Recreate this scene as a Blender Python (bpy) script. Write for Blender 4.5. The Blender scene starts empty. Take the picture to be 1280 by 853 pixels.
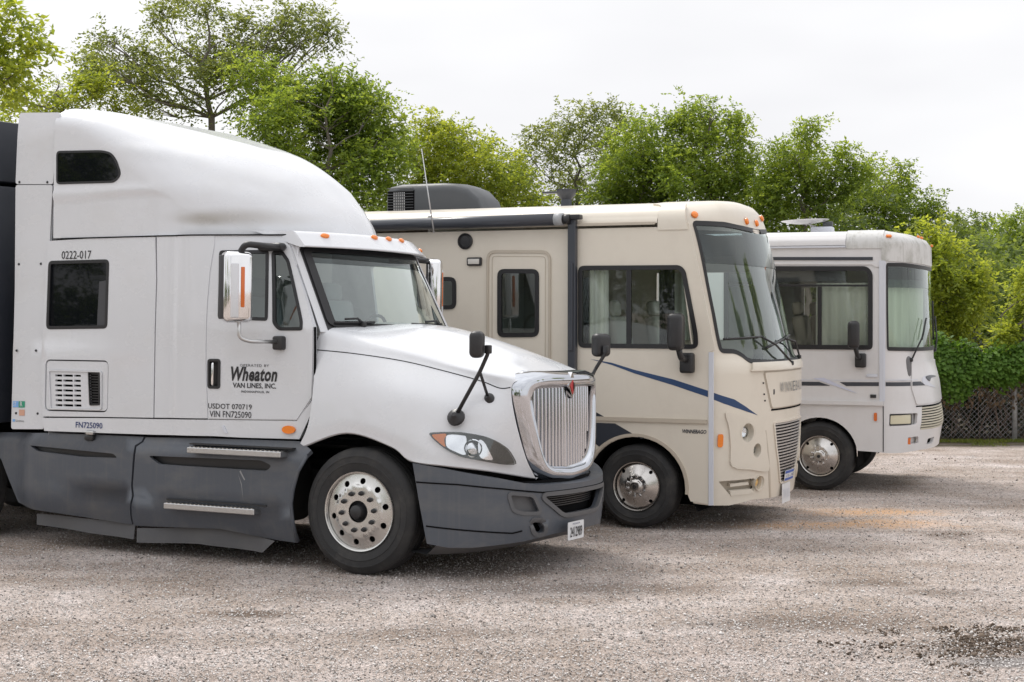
import bpy, bmesh, math, random
import numpy as np
from mathutils import Vector, Matrix, noise
from mathutils.geometry import delaunay_2d_cdt
C = bpy.context.scene.collection
scene = bpy.context.scene
PI = math.pi
# ------------------------------------------------------------------ camera
cam = bpy.data.cameras.new('camera'); camo = bpy.data.objects.new('camera', cam); C.objects.link(camo)
cam.sensor_width = 36; cam.lens = 56.25; cam.clip_end = 2000; cam.clip_start = .1
camo.location = (0, 0, 2.2); camo.rotation_euler = (PI/2-math.atan(39.5/2000), 0, 0)
scene.camera = camo
# ------------------------------------------------------------------ world: bright overcast sky with faint cloud structure
SUN_EL, SUN_AZ = math.radians(56), math.radians(328)
w = bpy.data.worlds.new('World'); scene.world = w; w.use_nodes = True
nt = w.node_tree; N = nt.nodes; L = nt.links; N.clear()
out = N.new('ShaderNodeOutputWorld'); bg = N.new('ShaderNodeBackground'); L.new(bg.outputs[0], out.inputs[0])
sky = N.new('ShaderNodeTexSky'); sky.sky_type = 'NISHITA'; sky.sun_disc = False
sky.sun_elevation = SUN_EL; sky.sun_rotation = SUN_AZ
tc = N.new('ShaderNodeTexCoord'); mp = N.new('ShaderNodeMapping'); mp.inputs['Scale'].default_value = (1.3, 1.3, 4.2)
L.new(tc.outputs['Generated'], mp.inputs[0])
nz = N.new('ShaderNodeTexNoise'); nz.inputs['Scale'].default_value = 1.6; nz.inputs['Detail'].default_value = 4; nz.inputs['Roughness'].default_value = .45
L.new(mp.outputs[0], nz.inputs['Vector'])
cr_ = N.new('ShaderNodeValToRGB'); cr_.color_ramp.elements[0].position = .36; cr_.color_ramp.elements[1].position = .60
cr_.color_ramp.elements[0].color = (6.9, 6.9, 7.15, 1); cr_.color_ramp.elements[1].color = (8.5, 8.5, 8.6, 1)
L.new(nz.outputs['Fac'], cr_.inputs[0])
mx = N.new('ShaderNodeMixRGB'); mx.inputs[0].default_value = .985
L.new(sky.outputs[0], mx.inputs[1]); L.new(cr_.outputs[0], mx.inputs[2]); # an overcast sky is brighter overhead than at the horizon
sx_ = N.new('ShaderNodeSeparateXYZ'); L.new(tc.outputs['Generated'], sx_.inputs[0])
zr = N.new('ShaderNodeMapRange'); zr.inputs[1].default_value = .22; zr.inputs[2].default_value = 1.0; zr.inputs[3].default_value = 1.0; zr.inputs[4].default_value = 1.5; L.new(sx_.outputs[2], zr.inputs[0])
vm = N.new('ShaderNodeVectorMath'); vm.operation = 'SCALE'; L.new(mx.outputs[0], vm.inputs[0]); L.new(zr.outputs[0], vm.inputs['Scale']); L.new(vm.outputs[0], bg.inputs[0])
bg.inputs[1].default_value = .1
# ------------------------------------------------------------------ sun behind thin cloud
sl = bpy.data.lights.new('sun', 'SUN'); sl.energy = 1.9; sl.angle = math.radians(18); sl.color = (1, .96, .9)
so = bpy.data.objects.new('sun', sl); C.objects.link(so)
sd = Vector((math.sin(SUN_AZ)*math.cos(SUN_EL), math.cos(SUN_AZ)*math.cos(SUN_EL), math.sin(SUN_EL)))
so.rotation_euler = sd.to_track_quat('Z', 'Y').to_euler(); so.location = (0, 0, 30)
scene.view_settings.view_transform = 'Standard'; scene.view_settings.look = 'None'
scene.view_settings.exposure = .3; scene.view_settings.gamma = 1; scene.view_settings.use_curve_mapping = False
# ------------------------------------------------------------------ helpers
def sst(a, b, x):
    t = min(1., max(0., (x-a)/(b-a)))
    return t*t*(3-2*t)
def itp(x, xs, ys):
    """monotone-ish cubic interpolation through a table"""
    n = len(xs)
    if x <= xs[0]: return ys[0]
    if x >= xs[-1]: return ys[-1]
    i = 0
    while x > xs[i+1]: i += 1
    def m(k):
        if k <= 0 or k >= n-1: return 0. if n < 3 else ((ys[1]-ys[0])/(xs[1]-xs[0]) if k <= 0 else (ys[-1]-ys[-2])/(xs[-1]-xs[-2]))
        a = (ys[k]-ys[k-1])/(xs[k]-xs[k-1]); b = (ys[k+1]-ys[k])/(xs[k+1]-xs[k])
        return 0. if a*b <= 0 else 2*a*b/(a+b)
    h = xs[i+1]-xs[i]; t = (x-xs[i])/h; a, b = m(i)*h, m(i+1)*h
    return ys[i]*(1+2*t)*(1-t)**2 + a*t*(1-t)**2 + ys[i+1]*t*t*(3-2*t) + b*t*t*(t-1)
def spow(x, p): return math.copysign(abs(x)**p, x)
# ---- truck surfaces: local metres, x forward, y away from the near side, z up
TH = 1.225
def t_side(u, z):
    v = .10*sst(-1.75, -.45, u) + .24*max(0, z-2.05)*sst(-1.95, -.7, u) + .02*max(0, z-2.1)
    v -= .012*math.exp(-((z-(1.83-.05*(u+3.2)))/.035)**2)*sst(-2.1, -2.7, u)
    v += .02*math.exp(-((u+1.98)/.05)**2) - .015*math.exp(-((u+1.78)/.12)**2)
    return (u, v, z)
FR = ([-3.4, -3., -2.7, -2.2, -1.7, -1.3, -1.1, -1., -.91, -.84, -.81], [4.104, 4.054, 3.98, 3.849, 3.698, 3.48, 3.275, 3.166, 3.043, 2.926, 2.862])
def fair_dims(u):
    top = itp(u, *FR); hw = 1.205
    if u > -2.632: hw = 1.205*max(0., 1-((u+2.632)/1.827)**2.577)**.5
    k = sst(-3.35, -1.062, u); h = top-2.86
    return hw, h, min((.16+.82*k)*max(h, .05), h*.98), min(.3+.67*k, .97)*hw
def t_fair(u, q):
    """roof fairing: u along, q the way up the near side and over to the centre (0..3)"""
    hw, h, rz, rv = fair_dims(u)
    if q < 1: v, z = TH-hw, 2.86+(h-rz)*q
    elif q < 2:
        a = (q-1)*math.pi/2
        v, z = TH-hw+rv*(1-math.cos(a)), 2.86+h-rz+rz*math.sin(a)
    else: v, z = TH-hw+rv+(hw-rv)*(q-2), 2.86+h
    if q < 1.95:
        v -= .024*math.exp(-((z-itp(u, [-2.6, -2., -1.5, -.8], [3.66, 3.58, 3.43, 3.18]))/.035)**2)*sst(-2.8, -2.3, u)*sst(-1.0, -1.3, u)
        v -= .018*math.exp(-((z-itp(u, [-3.2, -2.4, -1.7, -.8], [3.26, 3.28, 3.24, 3.10]))/.03)**2)*sst(-1.0, -1.3, u)
        v += .012*sst(-1.9, -1.3, u)*math.exp(-((z-2.98)/.07)**2)*sst(-1.0, -1.3, u)
    return (u, v, z)
def t_ws(s, t):
    """windscreen: s -1..1 across, t 0..1 up"""
    hw = .985-.035*t; e = 1-abs(s)**2.3
    return (-.46-.34*t+(.30-.02*t)*e, TH+s*hw, 2.06+.69*t-.01*e)
def t_bump(th, z):
    m = .5*(1+math.cos(math.pi*min(1., max(0., (z-.5)/.5))))
    k = 1.-.06*sst(.5, .15, z)-.05*sst(.78, .98, z)-.02*math.exp(-((z-.46)/.012)**2)
    v = TH-(TH+.01)*spow(math.cos(th), .8)
    return (.48+(1.0*k)*abs(math.sin(th))**1.05, v+(.0), z)
def t_grille(v, z):
    return (1.305-.13*(v-TH)**2-.5*max(0, abs(v-TH)-.5)**1.5-.02*(z-.76), v, z)
def t_skirt(u, z):
    v = -.035+.10*sst(.50, .15, z)+.07*sst(.95, 1.06, z)+.16*sst(-3.55, -4.0, u)-.014*sst(.40, .37, z)*sst(.22, .27, z)
    v += .030*math.exp(-((z-(.56-.03*(u+3)))/.028)**2)*sst(-2.1, -2.3, u)*sst(-3.45, -3.1, u)-.02*math.exp(-((z-(.51-.03*(u+3)))/.03)**2)*sst(-2.1, -2.3, u)*sst(-3.45, -3.1, u)
    v += .016*math.exp(-((z-.50)/.02)**2)*sst(-2.05, -1.95, u)
    return (u, v, z)
def t_visor(s, t):
    hw = 1.0-.03*t; e = 1-abs(s)**2.3
    return (-.70-.13*t+.30*e, TH+s*hw, 2.745+.13*t)
HOODNET = [[(-0.403, 1.225, 2.111), (-0.451, 0.75, 2.097), (-0.5, 0.27, 2.063), (-0.548, 0.16, 1.857), (-0.501, 0.08, 1.575), (-0.515, 0.03, 1.238), (-0.615, 0.03, 1.032)],
  [(0.067, 1.225, 2.078), (-0.038, 0.75, 2.057), (-0.154, 0.3, 1.977), (-0.149, 0.17, 1.829), (-0.093, 0.05, 1.584), (-0.084, 0.0, 1.32), (-0.116, 0.0, 1.18)],
  [(0.49, 1.225, 1.989), (0.374, 0.76, 1.957), (0.3, 0.36, 1.874), (0.274, 0.25, 1.774), (0.309, 0.07, 1.527), (0.338, 0.0, 1.236), (0.322, 0.0, 1.085)],
  [(0.847, 1.225, 1.874), (0.749, 0.76, 1.852), (0.659, 0.42, 1.772), (0.612, 0.33, 1.7), (0.585, 0.12, 1.467), (0.554, 0.02, 1.178), (0.513, 0.0, 0.976)],
  [(1.081, 1.225, 1.75), (1.045, 0.75, 1.75), (1.001, 0.47, 1.692), (0.935, 0.4, 1.619), (0.876, 0.2, 1.395), (0.839, 0.07, 1.089), (0.805, 0.04, 0.948)],
  [(1.196, 1.225, 1.672), (1.195, 0.78, 1.675), (1.161, 0.52, 1.661), (1.092, 0.44, 1.563), (1.08, 0.3, 1.313), (1.07, 0.25, 1.037), (1.07, 0.25, 0.908)],
  [(1.288, 1.225, 1.615), (1.245, 0.8, 1.63), (1.226, 0.55, 1.635), (1.182, 0.48, 1.571), (1.217, 0.47, 1.344), (1.262, 0.58, 1.013), (1.286, 0.72, 0.82)]]
def cr(p0, p1, p2, p3, t):
    return .5*(2*p1+(p2-p0)*t+(2*p0-5*p1+4*p2-p3)*t*t+(3*p1-p0-3*p2+p3)*t**3)
def t_hood(i, t):
    """bonnet and wing: i 0..6 from the cowl to the nose, t 0..6 from the lower edge up to the middle"""
    j = 6-t; i = min(6., max(0., i)); j = min(6., max(0., j))
    a, b = min(5, int(i)), min(5, int(j)); x, y = i-a, j-b
    def P(r, c):
        r0, c0 = min(6, max(0, r)), min(6, max(0, c)); q = HOODNET[r0][c0]
        if c < 0: m = HOODNET[r0][1]; return (m[0], 2*TH-m[1], m[2])
        if c > 6: m = HOODNET[r0][5]; return tuple(2*q[k]-m[k] for k in range(3))
        if r < 0: m = HOODNET[1][c0]; return tuple(2*q[k]-m[k] for k in range(3))
        if r > 6: m = HOODNET[5][c0]; return tuple(2*q[k]-m[k] for k in range(3))
        return q
    o = []
    rows = [[P(a+r, b+c) for c in (-1, 0, 1, 2)] for r in (-1, 0, 1, 2)]
    for k in range(3):
        col = [cr(*[rows[r][c][k] for c in range(4)], y) for r in range(4)]
        o.append(cr(*col, x))
    return tuple(o)
# ---- beige motorhome
WH = 1.24
def w_prof(t):
    if t <= 3.06: return t, 0.
    a = min(1., (t-3.06)/.28)*math.pi/2
    return 3.06+.185*math.sin(a), .2*(1-math.cos(a))
def w_side(u, t):
    z, i = w_prof(t); return (u, i, z)
WC = ([.25, .7, 1.2, 1.6, 1.74, 2.2, 3.0, 3.06], [1.15, 1.20, 1.22, 1.22, 1.15, 1.04, .84, .82])
def w_cap(th, t):
    z, i = w_prof(t); uc = itp(z, *WC)
    if z > 3.06: uc -= i*1.3
    b = .60 if z < 1.5 else .60-.10*sst(1.5, 3.0, z)
    sn = abs(math.sin(th))**1.25
    v = WH-(WH-i-.004)*spow(math.cos(th), .82)
    if z > 3.06: z += .085*sst(3.06, 3.24, z)*(1-((v-WH)/WH)**2)
    u = uc-b+b*sn
    # sculpted lamp pocket: a shallow step in the lower corner
    return (u, v, z)
# ---- white motorhome
RH = 1.2
def r_prof(t):
    if t <= 2.98: return t, 0.
    a = min(1., (t-2.98)/.25)*math.pi/2
    return 2.98+.165*math.sin(a), .18*(1-math.cos(a))
def r_side(u, t):
    z, i = r_prof(t); return (u, i, z)
RC = ([.45, .75, .8, 1.05, 1.3, 1.55, 1.75, 2.98], [1.17, 1.22, 1.23, 1.20, 1.17, 1.11, 1.10, 1.055])
def r_cap(th, t):
    z, i = r_prof(t); uc = itp(z, *RC)
    if z > 2.98: uc -= i*2.2
    b = uc-.62
    return (.62+b*abs(math.sin(th))**1.15-(i*.5 if z>2.98 else 0), RH-(RH-i)*spow(math.cos(th), .8), z)

def tag(o, label=None, cat=None, group=None, kind=None):
    if label: o['label'] = label
    if cat: o['category'] = cat
    if group: o['group'] = group
    if kind: o['kind'] = kind
    return o
def thing(name, label, cat, loc=(0, 0, 0), rotz=0, group=None):
    o = bpy.data.objects.new(name, None); C.objects.link(o); o.location = loc; o.rotation_euler = (0, 0, rotz)
    o.empty_display_size = .2
    return tag(o, label, cat, group)
def mesh(name, V, Fa, mat, parent=None, smooth=False, nrm=None, mats=None, midx=None):
    me = bpy.data.meshes.new(name); me.from_pydata([tuple(v) for v in V], [], [tuple(f) for f in Fa])
    for m_ in (mats or [mat]): me.materials.append(m_)
    if midx is not None: me.polygons.foreach_set('material_index', midx)
    if smooth: me.polygons.foreach_set('use_smooth', [True]*len(me.polygons))
    me.update()
    if nrm is not None: me.normals_split_custom_set_from_vertices([tuple(n) for n in nrm])
    o = bpy.data.objects.new(name, me); C.objects.link(o)
    if parent: o.parent = parent
    return o
def bigmesh(name, V, Q, mat, parent=None, smooth=False, k=4):
    """numpy fast path: V (n,3), Q (m,k)"""
    me = bpy.data.meshes.new(name); V = np.asarray(V, np.float32); Q = np.asarray(Q, np.int32)
    me.vertices.add(len(V)); me.vertices.foreach_set('co', V.ravel())
    me.loops.add(Q.size); me.loops.foreach_set('vertex_index', Q.ravel())
    me.polygons.add(len(Q)); me.polygons.foreach_set('loop_start', np.arange(0, Q.size, k, dtype=np.int32))
    me.polygons.foreach_set('loop_total', np.full(len(Q), k, np.int32))
    if smooth: me.polygons.foreach_set('use_smooth', np.ones(len(Q), bool))
    me.materials.append(mat); me.update(calc_edges=True); me.validate()
    o = bpy.data.objects.new(name, me); C.objects.link(o)
    if parent: o.parent = parent
    return o
def share(src, name, parent, loc=(0, 0, 0), rot=None):
    o = bpy.data.objects.new(name, src.data); C.objects.link(o); o.parent = parent; o.location = loc
    if rot: o.rotation_euler = rot
    return o
def rr(P, r, n=5):
    """round the corners of a polygon"""
    o = []; k = len(P)
    for i in range(k):
        a, b, c = (Vector(P[(i+d) % k]) for d in (-1, 0, 1))
        d1, d2 = (a-b), (c-b); m = min(r, d1.length*.48, d2.length*.48)
        p, q = b+d1.normalized()*m, b+d2.normalized()*m
        for j in range(n+1):
            t = j/n; o.append(tuple(p*(1-t)**2+b*2*t*(1-t)+q*t*t))
    return o
def smc(P, n=4):
    o = []; k = len(P)
    for i in range(k):
        p = [P[(i+d) % k] for d in (-1, 0, 1, 2)]
        for j in range(n): o.append(tuple(cr(p[0][a], p[1][a], p[2][a], p[3][a], j/n) for a in (0, 1)))
    return o
def area2(P): return sum(P[i-1][0]*P[i][1]-P[i][0]*P[i-1][1] for i in range(len(P)))/2
def inset(P, d):
    """move a polygon inward by d (outward when negative)"""
    k = len(P); s = 1 if area2(P) > 0 else -1; o = []
    for i in range(k):
        a, b, c = (Vector(P[(i+e) % k]) for e in (-1, 0, 1))
        e1, e2 = (b-a), (c-b)
        if e1.length < 1e-7: e1 = e2
        if e2.length < 1e-7: e2 = e1
        n1, n2 = Vector((-e1.y, e1.x)).normalized(), Vector((-e2.y, e2.x)).normalized()
        n = n1+n2
        n = n1 if n.length < 1e-5 else n.normalized()
        m = max(.45, n.dot(n1)); q = b+n*(d*s/m); o.append((q.x, q.y))
    return o
def rect(x0, z0, x1, z1): return [(x0, z0), (x1, z0), (x1, z1), (x0, z1)]
def circ(x, y, r, n=20, ry=None): return [(x+r*math.cos(2*PI*i/n), y+(ry or r)*math.sin(2*PI*i/n)) for i in range(n)]
def flip(P, f): return [(f-a, b) for a, b in P][::-1]
def inside(P, X, Y):
    P = np.asarray(P); c = np.zeros(len(X), bool); j = len(P)-1
    for i in range(len(P)):
        xi, yi = P[i]; xj, yj = P[j]
        if yi != yj:
            m = ((yi > Y) != (yj > Y)) & (X < (xj-xi)*(Y-yi)/(yj-yi)+xi); c ^= m
        j = i
    return c
def fnormal(F, s, t, h=2e-3):
    a = Vector(F(s+h, t))-Vector(F(s-h, t)); b = Vector(F(s, t+h))-Vector(F(s, t-h))
    n = a.cross(b)
    return n.normalized() if n.length > 1e-12 else Vector((0, -1, 0))
def dens(P, c):
    o = []
    for i in range(len(P)):
        a, b = P[i-1], P[i]; n = max(1, int(math.ceil(math.dist(a, b)/c)))
        o += [(a[0]+(b[0]-a[0])*k/n, a[1]+(b[1]-a[1])*k/n) for k in range(n)]
    return o
def patch(name, F, outline, mat, parent, holes=(), off=0., thick=.015, cell=.08, neg=1):
    """a panel with real openings and thickness lying on the surface F, its edge following outline"""
    loops = [dens(outline, cell)]+[dens(h, cell) for h in holes]
    pts = []; edges = []
    for lp in loops:
        b = len(pts); pts += lp; edges += [(b+i, b+(i+1) % len(lp)) for i in range(len(lp))]
    A = np.array(pts); x0, y0 = A.min(0); x1, y1 = A.max(0)
    gx, gy = np.meshgrid(np.arange(x0+cell*.5, x1, cell), np.arange(y0+cell*.5, y1, cell)); gx, gy = gx.ravel(), gy.ravel()
    if len(gx):
        m = inside(outline, gx, gy)
        for h in holes: m &= ~inside(h, gx, gy)
        gx, gy = gx[m], gy[m]
        if len(gx):
            d = np.min((gx[:, None]-A[None, :, 0])**2+(gy[:, None]-A[None, :, 1])**2, axis=1)
            k = d > (cell*.4)**2; pts += list(zip(gx[k].tolist(), gy[k].tolist()))
    R_ = delaunay_2d_cdt([Vector(p) for p in pts], edges, [], 0, 1e-6)
    v2, fs = R_[0], R_[2]
    cx = np.array([sum(v2[i].x for i in f)/3 for f in fs]); cy = np.array([sum(v2[i].y for i in f)/3 for f in fs])
    keep = inside(outline, cx, cy)
    for h in holes: keep &= ~inside(h, cx, cy)
    fs = [list(f) for f, k in zip(fs, keep) if k]
    V = []; NN = []
    for p in v2:
        q = Vector(F(p.x, p.y)); n = fnormal(F, p.x, p.y)*neg; V.append(q+n*off); NN.append(n)
    out_ = []
    for f in fs:
        a, b, c = (v2[i] for i in f[:3])
        if ((b.x-a.x)*(c.y-a.y)-(b.y-a.y)*(c.x-a.x))*neg < 0: f = f[::-1]
        out_.append(f)
    if thick:
        cnt = {}
        for f in out_:
            for i in range(len(f)): cnt[(f[i-1], f[i])] = 1
        bd = [e for e in cnt if (e[1], e[0]) not in cnt]
        for a, b in bd:
            k = len(V); na, nb = NN[a], NN[b]; e = (V[b]-V[a]); on = e.cross(na); on = on.normalized() if on.length > 1e-9 else na
            V += [V[a].copy(), V[b].copy(), V[b]-nb*thick, V[a]-na*thick]; NN += [on]*4
            out_.append([k+1, k, k+3, k+2])
    return mesh(name, V, out_, mat, parent, True, NN)
def frame(name, F, outline, w_, mat, parent, off=.008, thick=.02, cell=.1, neg=1):
    return patch(name, F, outline, mat, parent, [inset(outline, w_)], off, thick, cell, neg)
def grid(name, rows, mat, parent, smooth=True, closed=False, flipn=False):
    n, m = len(rows), len(rows[0]); V = [p for r in rows for p in r]; Fa = []
    for i in range(n-1):
        for j in range(m if closed else m-1):
            a, b, c, d = i*m+j, i*m+(j+1) % m, (i+1)*m+(j+1) % m, (i+1)*m+j
            Fa.append((a, d, c, b) if flipn else (a, b, c, d))
    return mesh(name, V, Fa, mat, parent, smooth)
def tube_data(P, r, n=8):
    P = [Vector(p) for p in P]; V = []; Fa = []; k = len(P)
    rs = r if isinstance(r, (list, tuple)) else [r]*k
    d0 = (P[1]-P[0]).normalized(); up = Vector((0, 0, 1)) if abs(d0.z) < .9 else Vector((1, 0, 0)); x = d0.cross(up).normalized()
    for i in range(k):
        d = ((P[min(k-1, i+1)]-P[i]).normalized()+(P[i]-P[max(0, i-1)]).normalized()).normalized() if k > 2 else d0
        x = (x-d*x.dot(d)).normalized(); y = d.cross(x)
        for j in range(n):
            a = 2*PI*j/n; V.append(P[i]+(x*math.cos(a)+y*math.sin(a))*rs[i])
    for i in range(k-1):
        for j in range(n): Fa.append((i*n+j, i*n+(j+1) % n, (i+1)*n+(j+1) % n, (i+1)*n+j))
    Fa.append(tuple(range(n))[::-1]); Fa.append(tuple((k-1)*n+j for j in range(n)))
    return V, Fa
def tube(name, P, r, mat, parent, n=8): 
    V, Fa = tube_data(P, r, n); return mesh(name, V, Fa, mat, parent, True)
def bend(P, r, n=4):
    """round the inner corners of a path"""
    o = [Vector(P[0])]
    for i in range(1, len(P)-1):
        a, b, c = Vector(P[i-1]), Vector(P[i]), Vector(P[i+1]); m = min(r, (a-b).length*.45, (c-b).length*.45)
        p, q = b+(a-b).normalized()*m, b+(c-b).normalized()*m
        for j in range(n+1): t = j/n; o.append(p*(1-t)**2+b*2*t*(1-t)+q*t*t)
    return o+[Vector(P[-1])]
def rbox(name, c, s, mat, parent, bev=.01, seg=2, rot=None, taper=None):
    bm = bmesh.new(); bmesh.ops.create_cube(bm, size=1)
    for v in bm.verts:
        v.co = Vector((v.co.x*s[0], v.co.y*s[1], v.co.z*s[2]))
        if taper and v.co.z > 0: v.co.x *= taper[0]; v.co.y *= taper[1]
    if bev: bmesh.ops.bevel(bm, geom=bm.edges[:], offset=bev, segments=seg, profile=.5, affect='EDGES')
    if rot: bmesh.ops.rotate(bm, verts=bm.verts, matrix=Matrix.Rotation(rot[2], 3, 'Z') @ Matrix.Rotation(rot[1], 3, 'Y') @ Matrix.Rotation(rot[0], 3, 'X'))
    bmesh.ops.translate(bm, verts=bm.verts, vec=c)
    me = bpy.data.meshes.new(name); bm.to_mesh(me); bm.free(); me.materials.append(mat)
    if seg > 1:
        me.polygons.foreach_set('use_smooth', [True]*len(me.polygons))
        me.set_sharp_from_angle(angle=math.radians(40))
    o = bpy.data.objects.new(name, me); C.objects.link(o)
    if parent: o.parent = parent
    return o
def lathe(name, prof, c, mat, parent, n=48, smooth=True, axis='y'):
    """prof: (radius, along axis)"""
    rows = []
    for r, y in prof:
        rows.append([((c[0]+r*math.cos(2*PI*j/n), c[1]+y, c[2]+r*math.sin(2*PI*j/n)) if axis == 'y' else
                      (c[0]+y, c[1]+r*math.cos(2*PI*j/n), c[2]+r*math.sin(2*PI*j/n)) if axis == 'x' else
                      (c[0]+r*math.cos(2*PI*j/n), c[1]+r*math.sin(2*PI*j/n), c[2]+y)) for j in range(n)])
    o = grid(name, rows, mat, parent, smooth, True)
    me = o.data; me.set_sharp_from_angle(angle=math.radians(38))
    return o
def letters(name, s, F, s0, t0, w_, h_, mat, parent, shear=0, bold=0, off=.004, neg=1, space=1.):
    cu = bpy.data.curves.new(name, 'FONT'); cu.body = s; cu.shear = shear; cu.offset = bold; cu.space_character = space; cu.resolution_u = 2
    o = bpy.data.objects.new(name, cu); C.objects.link(o)
    bpy.context.view_layer.update()
    me = bpy.data.meshes.new_from_object(o.evaluated_get(bpy.context.evaluated_depsgraph_get()))
    bpy.data.objects.remove(o)
    A = [v.co.copy() for v in me.vertices]
    x0, x1 = min(a.x for a in A), max(a.x for a in A); y0, y1 = min(a.y for a in A), max(a.y for a in A)
    V = []
    for a in A:
        q = (s0+(a.x-x0)/(x1-x0)*w_, t0+(a.y-y0)/(y1-y0)*h_)
        V.append(Vector(F(*q))+fnormal(F, *q)*off*neg)
    fs = [tuple(p.vertices) for p in me.polygons]
    return mesh(name, V, fs, mat, parent)
# ------------------------------------------------------------------ materials
def nodes(name):
    m = bpy.data.materials.new(name); m.use_nodes = True; n = m.node_tree.nodes
    return m, n, m.node_tree.links, n['Principled BSDF']
def M(name, col, rough=.5, metal=0, coat=0, dirt=0, dcol=None, dscale=(1, 1, 1), bump=0, bscale=60, spec=None, streak=0):
    m, n, l, b = nodes(name)
    b.inputs['Base Color'].default_value = (*col, 1); b.inputs['Roughness'].default_value = rough; b.inputs['Metallic'].default_value = metal
    b.inputs['Coat Weight'].default_value = coat; b.inputs['Coat Roughness'].default_value = .08
    if spec is not None: b.inputs['Specular IOR Level'].default_value = spec
    t = n.new('ShaderNodeTexCoord')
    if dirt:
        mp = n.new('ShaderNodeMapping'); mp.inputs['Scale'].default_value = dscale; l.new(t.outputs['Object'], mp.inputs[0])
        a = n.new('ShaderNodeTexNoise'); a.inputs['Scale'].default_value = 2.2; a.inputs['Detail'].default_value = 9; a.inputs['Roughness'].default_value = .68
        l.new(mp.outputs[0], a.inputs['Vector'])
        r = n.new('ShaderNodeMapRange'); r.inputs[1].default_value = .48; r.inputs[2].default_value = .78; r.inputs[4].default_value = dirt; l.new(a.outputs['Fac'], r.inputs[0])
        x = n.new('ShaderNodeMixRGB'); x.inputs[1].default_value = (*col, 1); x.inputs[2].default_value = (*(dcol or tuple(c*.5 for c in col)), 1)
        l.new(r.outputs[0], x.inputs[0]); last = x
        if streak:
            m2 = n.new('ShaderNodeMapping'); m2.inputs['Scale'].default_value = (9, 9, .35); l.new(t.outputs['Object'], m2.inputs[0])
            a2 = n.new('ShaderNodeTexNoise'); a2.inputs['Scale'].default_value = 3; a2.inputs['Detail'].default_value = 5; l.new(m2.outputs[0], a2.inputs['Vector'])
            r2 = n.new('ShaderNodeMapRange'); r2.inputs[1].default_value = .52; r2.inputs[2].default_value = .8; r2.inputs[4].default_value = streak; l.new(a2.outputs['Fac'], r2.inputs[0])
            x2 = n.new('ShaderNodeMixRGB'); l.new(r2.outputs[0], x2.inputs[0]); l.new(x.outputs[0], x2.inputs[1]); x2.inputs[2].default_value = (*(dcol or tuple(c*.5 for c in col)), 1); last = x2
        l.new(last.outputs[0], b.inputs['Base Color'])
        rr_ = n.new('ShaderNodeMapRange'); rr_.inputs[3].default_value = rough; rr_.inputs[4].default_value = min(1, rough+.25); l.new(r.outputs[0], rr_.inputs[0]); rr_.inputs[2].default_value = max(dirt, .01); l.new(rr_.outputs[0], b.inputs['Roughness'])
    if bump:
        a = n.new('ShaderNodeTexNoise'); a.inputs['Scale'].default_value = bscale; a.inputs['Detail'].default_value = 3; l.new(t.outputs['Object'], a.inputs['Vector'])
        q = n.new('ShaderNodeBump'); q.inputs['Strength'].default_value = bump; q.inputs['Distance'].default_value = .01; l.new(a.outputs['Fac'], q.inputs['Height']); l.new(q.outputs[0], b.inputs['Normal'])
    return m
def glass(name, tint, refl=1., rough=.01, body=0., bodycol=(.5, .6, .6)):
    """thin automotive glazing: tinted see-through with a mirror reflection that grows at grazing angles"""
    m = bpy.data.materials.new(name); m.use_nodes = True; n = m.node_tree.nodes; l = m.node_tree.links; n.clear()
    o = n.new('ShaderNodeOutputMaterial'); t = n.new('ShaderNodeBsdfTransparent'); t.inputs[0].default_value = (*tint, 1)
    g = n.new('ShaderNodeBsdfGlossy'); g.inputs['Roughness'].default_value = rough; g.inputs[0].default_value = (.95, 1, .98, 1)
    f = n.new('ShaderNodeFresnel'); f.inputs[0].default_value = 1.5
    k = n.new('ShaderNodeMath'); k.operation = 'MULTIPLY_ADD'; k.inputs[1].default_value = 1.6*refl; k.inputs[2].default_value = .02*refl; k.use_clamp = True; l.new(f.outputs[0], k.inputs[0])
    s = n.new('ShaderNodeMixShader'); l.new(k.outputs[0], s.inputs[0]); l.new(t.outputs[0], s.inputs[1]); l.new(g.outputs[0], s.inputs[2])
    last = s
    if body:
        d = n.new('ShaderNodeBsdfDiffuse'); d.inputs[0].default_value = (*bodycol, 1); s2 = n.new('ShaderNodeMixShader'); s2.inputs[0].default_value = body
        l.new(s.outputs[0], s2.inputs[1]); l.new(d.outputs[0], s2.inputs[2]); last = s2
    l.new(last.outputs[0], o.inputs[0]); return m
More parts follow.
